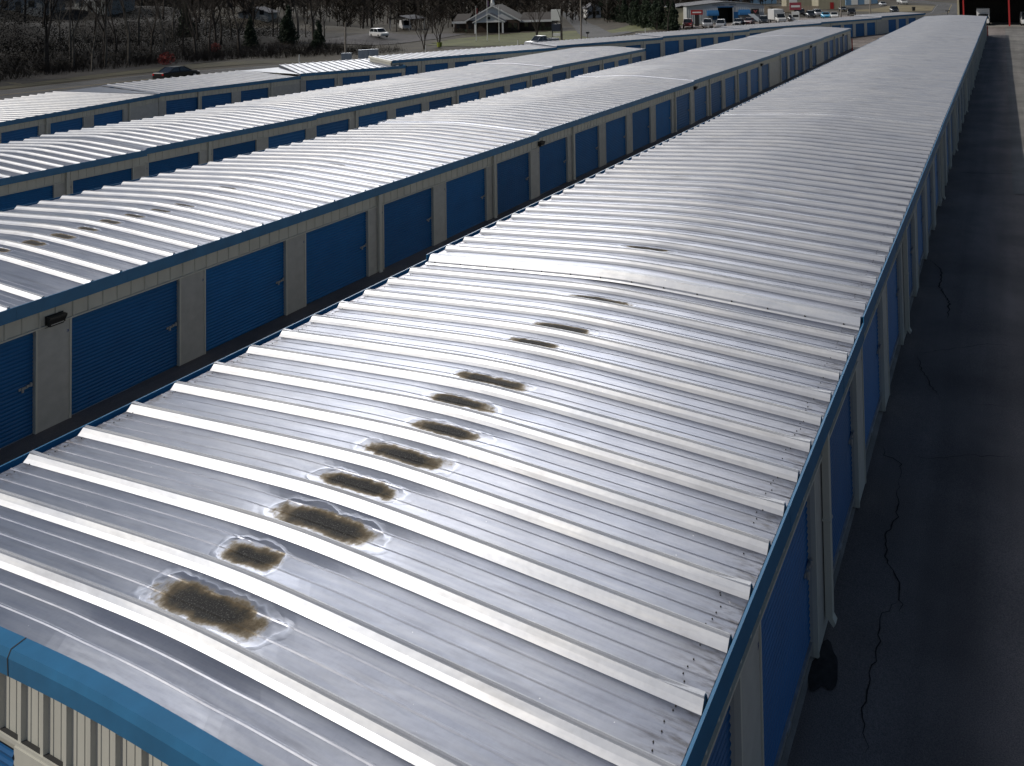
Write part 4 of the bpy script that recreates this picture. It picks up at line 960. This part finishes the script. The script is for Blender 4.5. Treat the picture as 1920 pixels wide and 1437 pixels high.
# ------------------------------------------------------------------ repair shop
def ribbed(bm, x0, x1, y, z0, z1f, pitch=.45, axis='x'):
    X = x0
    while X < x1-1e-3:
        e = min(X+pitch, x1); a, b_ = X+.05, X+.11
        for (p, q, dp, dq) in ((X, a, 0, 0), (a, a+.02, 0, .05), (a+.02, b_, .05, .05), (b_, b_+.02, .05, 0), (b_+.02, e, 0, 0)):
            if q > e: continue
            if axis == 'x': bm.quad((p, y-dp, z0), (q, y-dq, z0), (q, y-dq, z1f(q)), (p, y-dp, z1f(p)))
            else: bm.quad((y-dp, p, z0), (y-dq, q, z0), (y-dq, q, z1f(q)), (y-dp, p, z1f(p)))
        X += pitch
M['shopw'] = new_mat('pale_metal_wall', (.50, .51, .52), .55, noise=.05); M['sblue'] = new_mat('blue_canvas', (.012, .10, .26), .7)
x, y, z, t = gp_(1360, 43); k = t/FPX
sh = empty('repair_shop', (x, y, z), R(FA+6), 'pale ribbed metal repair shop with a wide dark doorway and blue awnings', 'repair shop')
x0, x1 = -73*k, 74*k; he = 33*k; hr = 40*k
zf = lambda X: hr-abs(X)/(73*k)*(hr-he)
b = MB(); ribbed(b, x0, -14*k, 0, -1, zf); ribbed(b, 15*k, x1, 0, -1, zf); ribbed(b, -14*k, 15*k, 0, 29*k, zf)
D_ = 24
b.quad((x0, 0, -1), (x0, D_, -1), (x0, D_, he), (x0, 0, he)); b.quad((x1, 0, -1), (x1, D_, -1), (x1, D_, he), (x1, 0, he)); b.quad((x0, D_, -1), (x1, D_, -1), (x1, D_, he), (x0, D_, he)); b.build('wall', M['shopw'], sh)
b = MB(); gable(b, x0, x1, 0, D_, he, hr, .25); b.build('roof', M['shingle'], sh)
b = MB(); b.box(-14*k, 15*k, 6, 6.1, -.5, 29*k); b.box(-14*k, -14*k+.05, .05, 6, -.5, 29*k); b.box(15*k-.05, 15*k, .05, 6, -.5, 29*k); b.build('doorway', M['dark'], sh)
b = MB(); b.box(-15*k, 16*k, -.12, -.06, 28.6*k, 30.6*k); b.build('door_header', M['sblue'], sh)
b = MB(); b.box(14.6*k, 15.8*k, -.1, -.06, 0, 28.6*k); b.build('door_jamb', M['white'], sh)
M['letter'] = new_mat('navy_letter', (.01, .03, .08), .5)
text_obj('lettering', 'AUTOMOTIVE', 3.6*k, M['letter'], sh, (-12.5*k, -.09, 33.4*k)); text_obj('lettering', 'SERVICE', 3.6*k, M['letter'], sh, (14.5*k, -.09, 33.6*k))
for q0, q1, dr in ((-35*k, -14*k, 1), (25*k, 46*k, 1)):
    b = MB(); V = np.zeros((9, 2, 3))
    for i in range(9):
        a = math.pi/2*i/8
        for j, xx in enumerate((q0, q1)): V[i, j] = (xx, -.05-1.6*math.sin(a), 14*k+10*k*math.cos(a))
    b.grid(V)
    for xx in (q0, q1): b.poly([(xx, -.05, 14*k)]+[tuple(V[i, 0 if xx == q0 else 1]) for i in range(9)])
    b.build('awning', M['sblue'], sh, smooth=False)
for q0, q1, zz0, zz1 in ((-24*k, -15*k, 6*k, 19*k), (16*k, 25*k, 8*k, 20*k)): b = MB(); b.box(q0, q1, -.09, -.055, zz0, zz1); b.build('poster', M['sblue'], sh)
b = MB(); b.quad((40*k, -1.7, 16*k), (52*k, -1.7, 16*k), (66*k, -4.5, 1*k), (56*k, -4.5, 1*k)); b.build('tarpaulin', new_mat('grey_tarp', (.3, .33, .36), .6), sh)
b = MB(); b.box(50*k, 64*k, -.4, -.2, 15*k, 25*k); b.build('wall_sign', M['dark'], sh)
b = MB(); b.poly([(53*k, -.42, 22.5*k), (55.5*k, -.42, 22.5*k), (57*k, -.42, 19.5*k), (58.5*k, -.42, 22.5*k), (61*k, -.42, 22.5*k), (57*k, -.42, 16.5*k)]); b.build('red_emblem', new_mat('sign_emblem', (.5, .12, .12), .6), sh)
b = MB(); b.box(-96*k, -73*k, 6, D_, -1, 28*k); b.build('side_shed', M['tanwall'], sh); b = MB(); b.poly([(-97*k, 5.7, 28.2*k), (-73*k, 5.7, 33*k), (-73*k, D_, 33*k), (-97*k, D_, 28.2*k)]); b.build('shed_roof', M['shingle'], sh)
def board_sign(u, v, w, h, up, mat, lab, pm=None, post_w=.3, txt=None):
    x, y, z, t = gp_(u, v); k = t/FPX; o = empty('sign', (x, y, z), R(FA), lab, 'sign'); b = MB(); b.box(-w*k/2, w*k/2, -.12, .12, up*k, (up+h)*k); b.build('board', mat, o); b = MB(); b.box(-post_w, post_w, -.08, .08, -.3, up*k); b.build('post', pm or M['dark'], o); b = MB(); b.box(-w*k*.38, w*k*.38, -.135, -.121, (up+h*.35)*k, (up+h*.62)*k); b.build('lettering_band', M['white'] if mat != M['white'] else M['dark'], o); return o
board_sign(1307, 50, 22, 9, 22, M['red'], 'red sign board on a dark post before the left end of the repair shop', post_w=.45)
board_sign(1375, 51, 5, 7, 1, M['white'], 'small white sign at the foot of the shop doorway')
board_sign(1492, 43, 14, 16, 5, M['white'], 'white square sign with a peaked red-brown top beside the lot')
board_sign(1492, 40, 22, 14, 21, new_mat('faded_red', (.30, .05, .07), .6), 'large faded red sign high on a post beyond the white service truck')
# wooden fence and buildings behind the lot
x, y, z, t = gp_(1434, 24); x2, y2, z2, t2 = gp_(1536, 22); o = empty('wooden_fence', (x, y, z), math.atan2(y2-y, x2-x), 'grey wooden board fence behind the parked cars', 'fence'); Lf = math.hypot(x2-x, y2-y); b = MB(); q = 0
while q < Lf: b.box(q, q+.27, -.02, .02, -.3, 2.0+.05*math.sin(q*7)); q += .29
b.build('boards', M['wood'], o)
def shed(u, v, w, d, h, m, lab, rot=0, name='metal_building', open_=None):
    x, y, z, t = gp_(u, v); o = empty(name, (x, y, z), R(FA+rot), lab, 'building'); b = MB(); ribbed(b, -w/2, w/2, 0, -1, lambda X: h); b.quad((-w/2, 0, -1), (-w/2, d, -1), (-w/2, d, h), (-w/2, 0, h)); b.quad((w/2, 0, -1), (w/2, d, -1), (w/2, d, h), (w/2, 0, h)); b.build('wall', m, o); b = MB(); gable(b, -w/2, w/2, 0, d, h, h+1.2, .3); b.build('roof', M['shingle'], o)
    if open_:
        for (q0, q1, hh, mm) in open_: b = MB(); b.box(q0, q1, -.1, -.055, 0, hh); b.build('door', mm, o)
shed(1508, 14, 13, 12, 4.6, M['tanwall'], 'tan metal building behind the wooden fence', open_=[(-5.5, -2.5, 3, M['white'])])
shed(1560, 17, 9, 12, 5.5, M['tanwall'], 'darker tan metal building with a red door, right of the fence', open_=[(-.6, .6, 2.2, M['red'])])
M['pblue'] = new_mat('pale_blue_metal', (.16, .28, .42), .5, noise=.05)
shed(1616, 9, 12, 10, 4, M['pblue'], 'pale blue metal building beyond the dry grass', open_=[(-4, -1.5, 3, M['white']), (1, 3.5, 3, M['white'])])
shed(1410, 8, 22, 10, 4, M['pblue'], 'long blue and white building showing above the repair shop roof')
# waste bin and small things by the road
def boxy(u, v, w, h, m, name, lab, cat):
    x, y, z, t = gp_(u, v); o = empty(name, (x, y, z), R(FA), lab, cat); b = MB(); b.quad((-w*.42, -w*.42, 0), (w*.42, -w*.42, 0), (w/2, -w/2, h), (-w/2, -w/2, h)); b.quad((-w*.42, w*.42, 0), (w*.42, w*.42, 0), (w/2, w/2, h), (-w/2, w/2, h)); b.quad((-w*.42, -w*.42, 0), (-w*.42, w*.42, 0), (-w/2, w/2, h), (-w/2, -w/2, h)); b.quad((w*.42, -w*.42, 0), (w*.42, w*.42, 0), (w/2, w/2, h), (w/2, -w/2, h)); b.build('bin_body', m, o); b = MB(); b.box(-w*.54, w*.54, -w*.54, w*.54, h, h+.07); b.build('lid', m, o)
boxy(1713, 21, .8, 1.1, M['dark'], 'waste_bin', 'dark waste bin at the roadside right of the dark SUV', 'bin')
x, y, z, t = gp_(1777, 32); o = empty('mailbox', (x, y, z), R(FA), 'dark flat-topped mailbox on a post beside the far road', 'mailbox'); b = MB(); b.box(-.05, .05, -.05, .05, -.2, 1.3); b.build('post', M['dark'], o); b = MB(); b.box(-.5, .5, -.16, .16, 1.3, 1.5); b.build('box', M['dark'], o)
# red bollards at the row ends
def bollard(u, v, h, lab): post(u, v, h, .09, M['red'], 'bollard', lab, 'bollard', n=10)
bollard(1852, 68, 1.5, 'thin red bollard at the far corner of the nearest row'); bollard(1598, 97, 1.6, 'red bollard at the far corner of the second row')

# ------------------------------------------------------------------ open canopy at the far end of the lane
xa, ya, za, ta = gp_(1893, 50); k = ta/FPX; ang = 0
cn = empty('open_canopy', (xa, ya, za), R(-88), 'tall open-fronted canopy building on red steel posts at the far end of the lane', 'canopy')
b = MB(); b.box(-8.9, 16, -1.0, 14, 6.2, 6.7); b.build('roof', new_mat('dark_soffit', (.05, .045, .04), .8), cn)
b = MB(); ribbed(b, -8.6, 16, 13.5, -1, lambda X: 6.2); b.box(15.9, 16, 0, 13.5, -1, 6.2); b.build('back_wall', new_mat('shade_toned_rib_wall', (.014, .012, .011), .8), cn)  # shade inside the canopy is put into the near-black wall colour
for q, y_ in ((0, 0), (8, 0), (16, 0), (-7.6, 8), (-7.6, 0.)):
    if q == -7.6 and y_ == 0: continue
    b = MB(); b.box(q-.13, q+.13, y_-.13, y_+.13, -.3, 6.2); b.build('post', M['red'], cn)
b = MB(); b.box(-8.7, -8.35, 7.4, 13.6, -.3, 6.2); b.build('side_column', M['tanwall'], cn)
b = MB(); b.box(-8.7, 16, -1.2, 14, -.6, .06); b.build('slab', M['slab'], cn)
x, y, z, t = gp_(1846, 43); vehicle('box', 'white', xa+4.2, y, R(182), 'white truck parked under the canopy, behind the end of the nearest row')
x, y, z, t = gp_(1922, 43); vehicle('van', 'white', xa+3.4, y, R(182), 'white van parked under the canopy at the right edge')
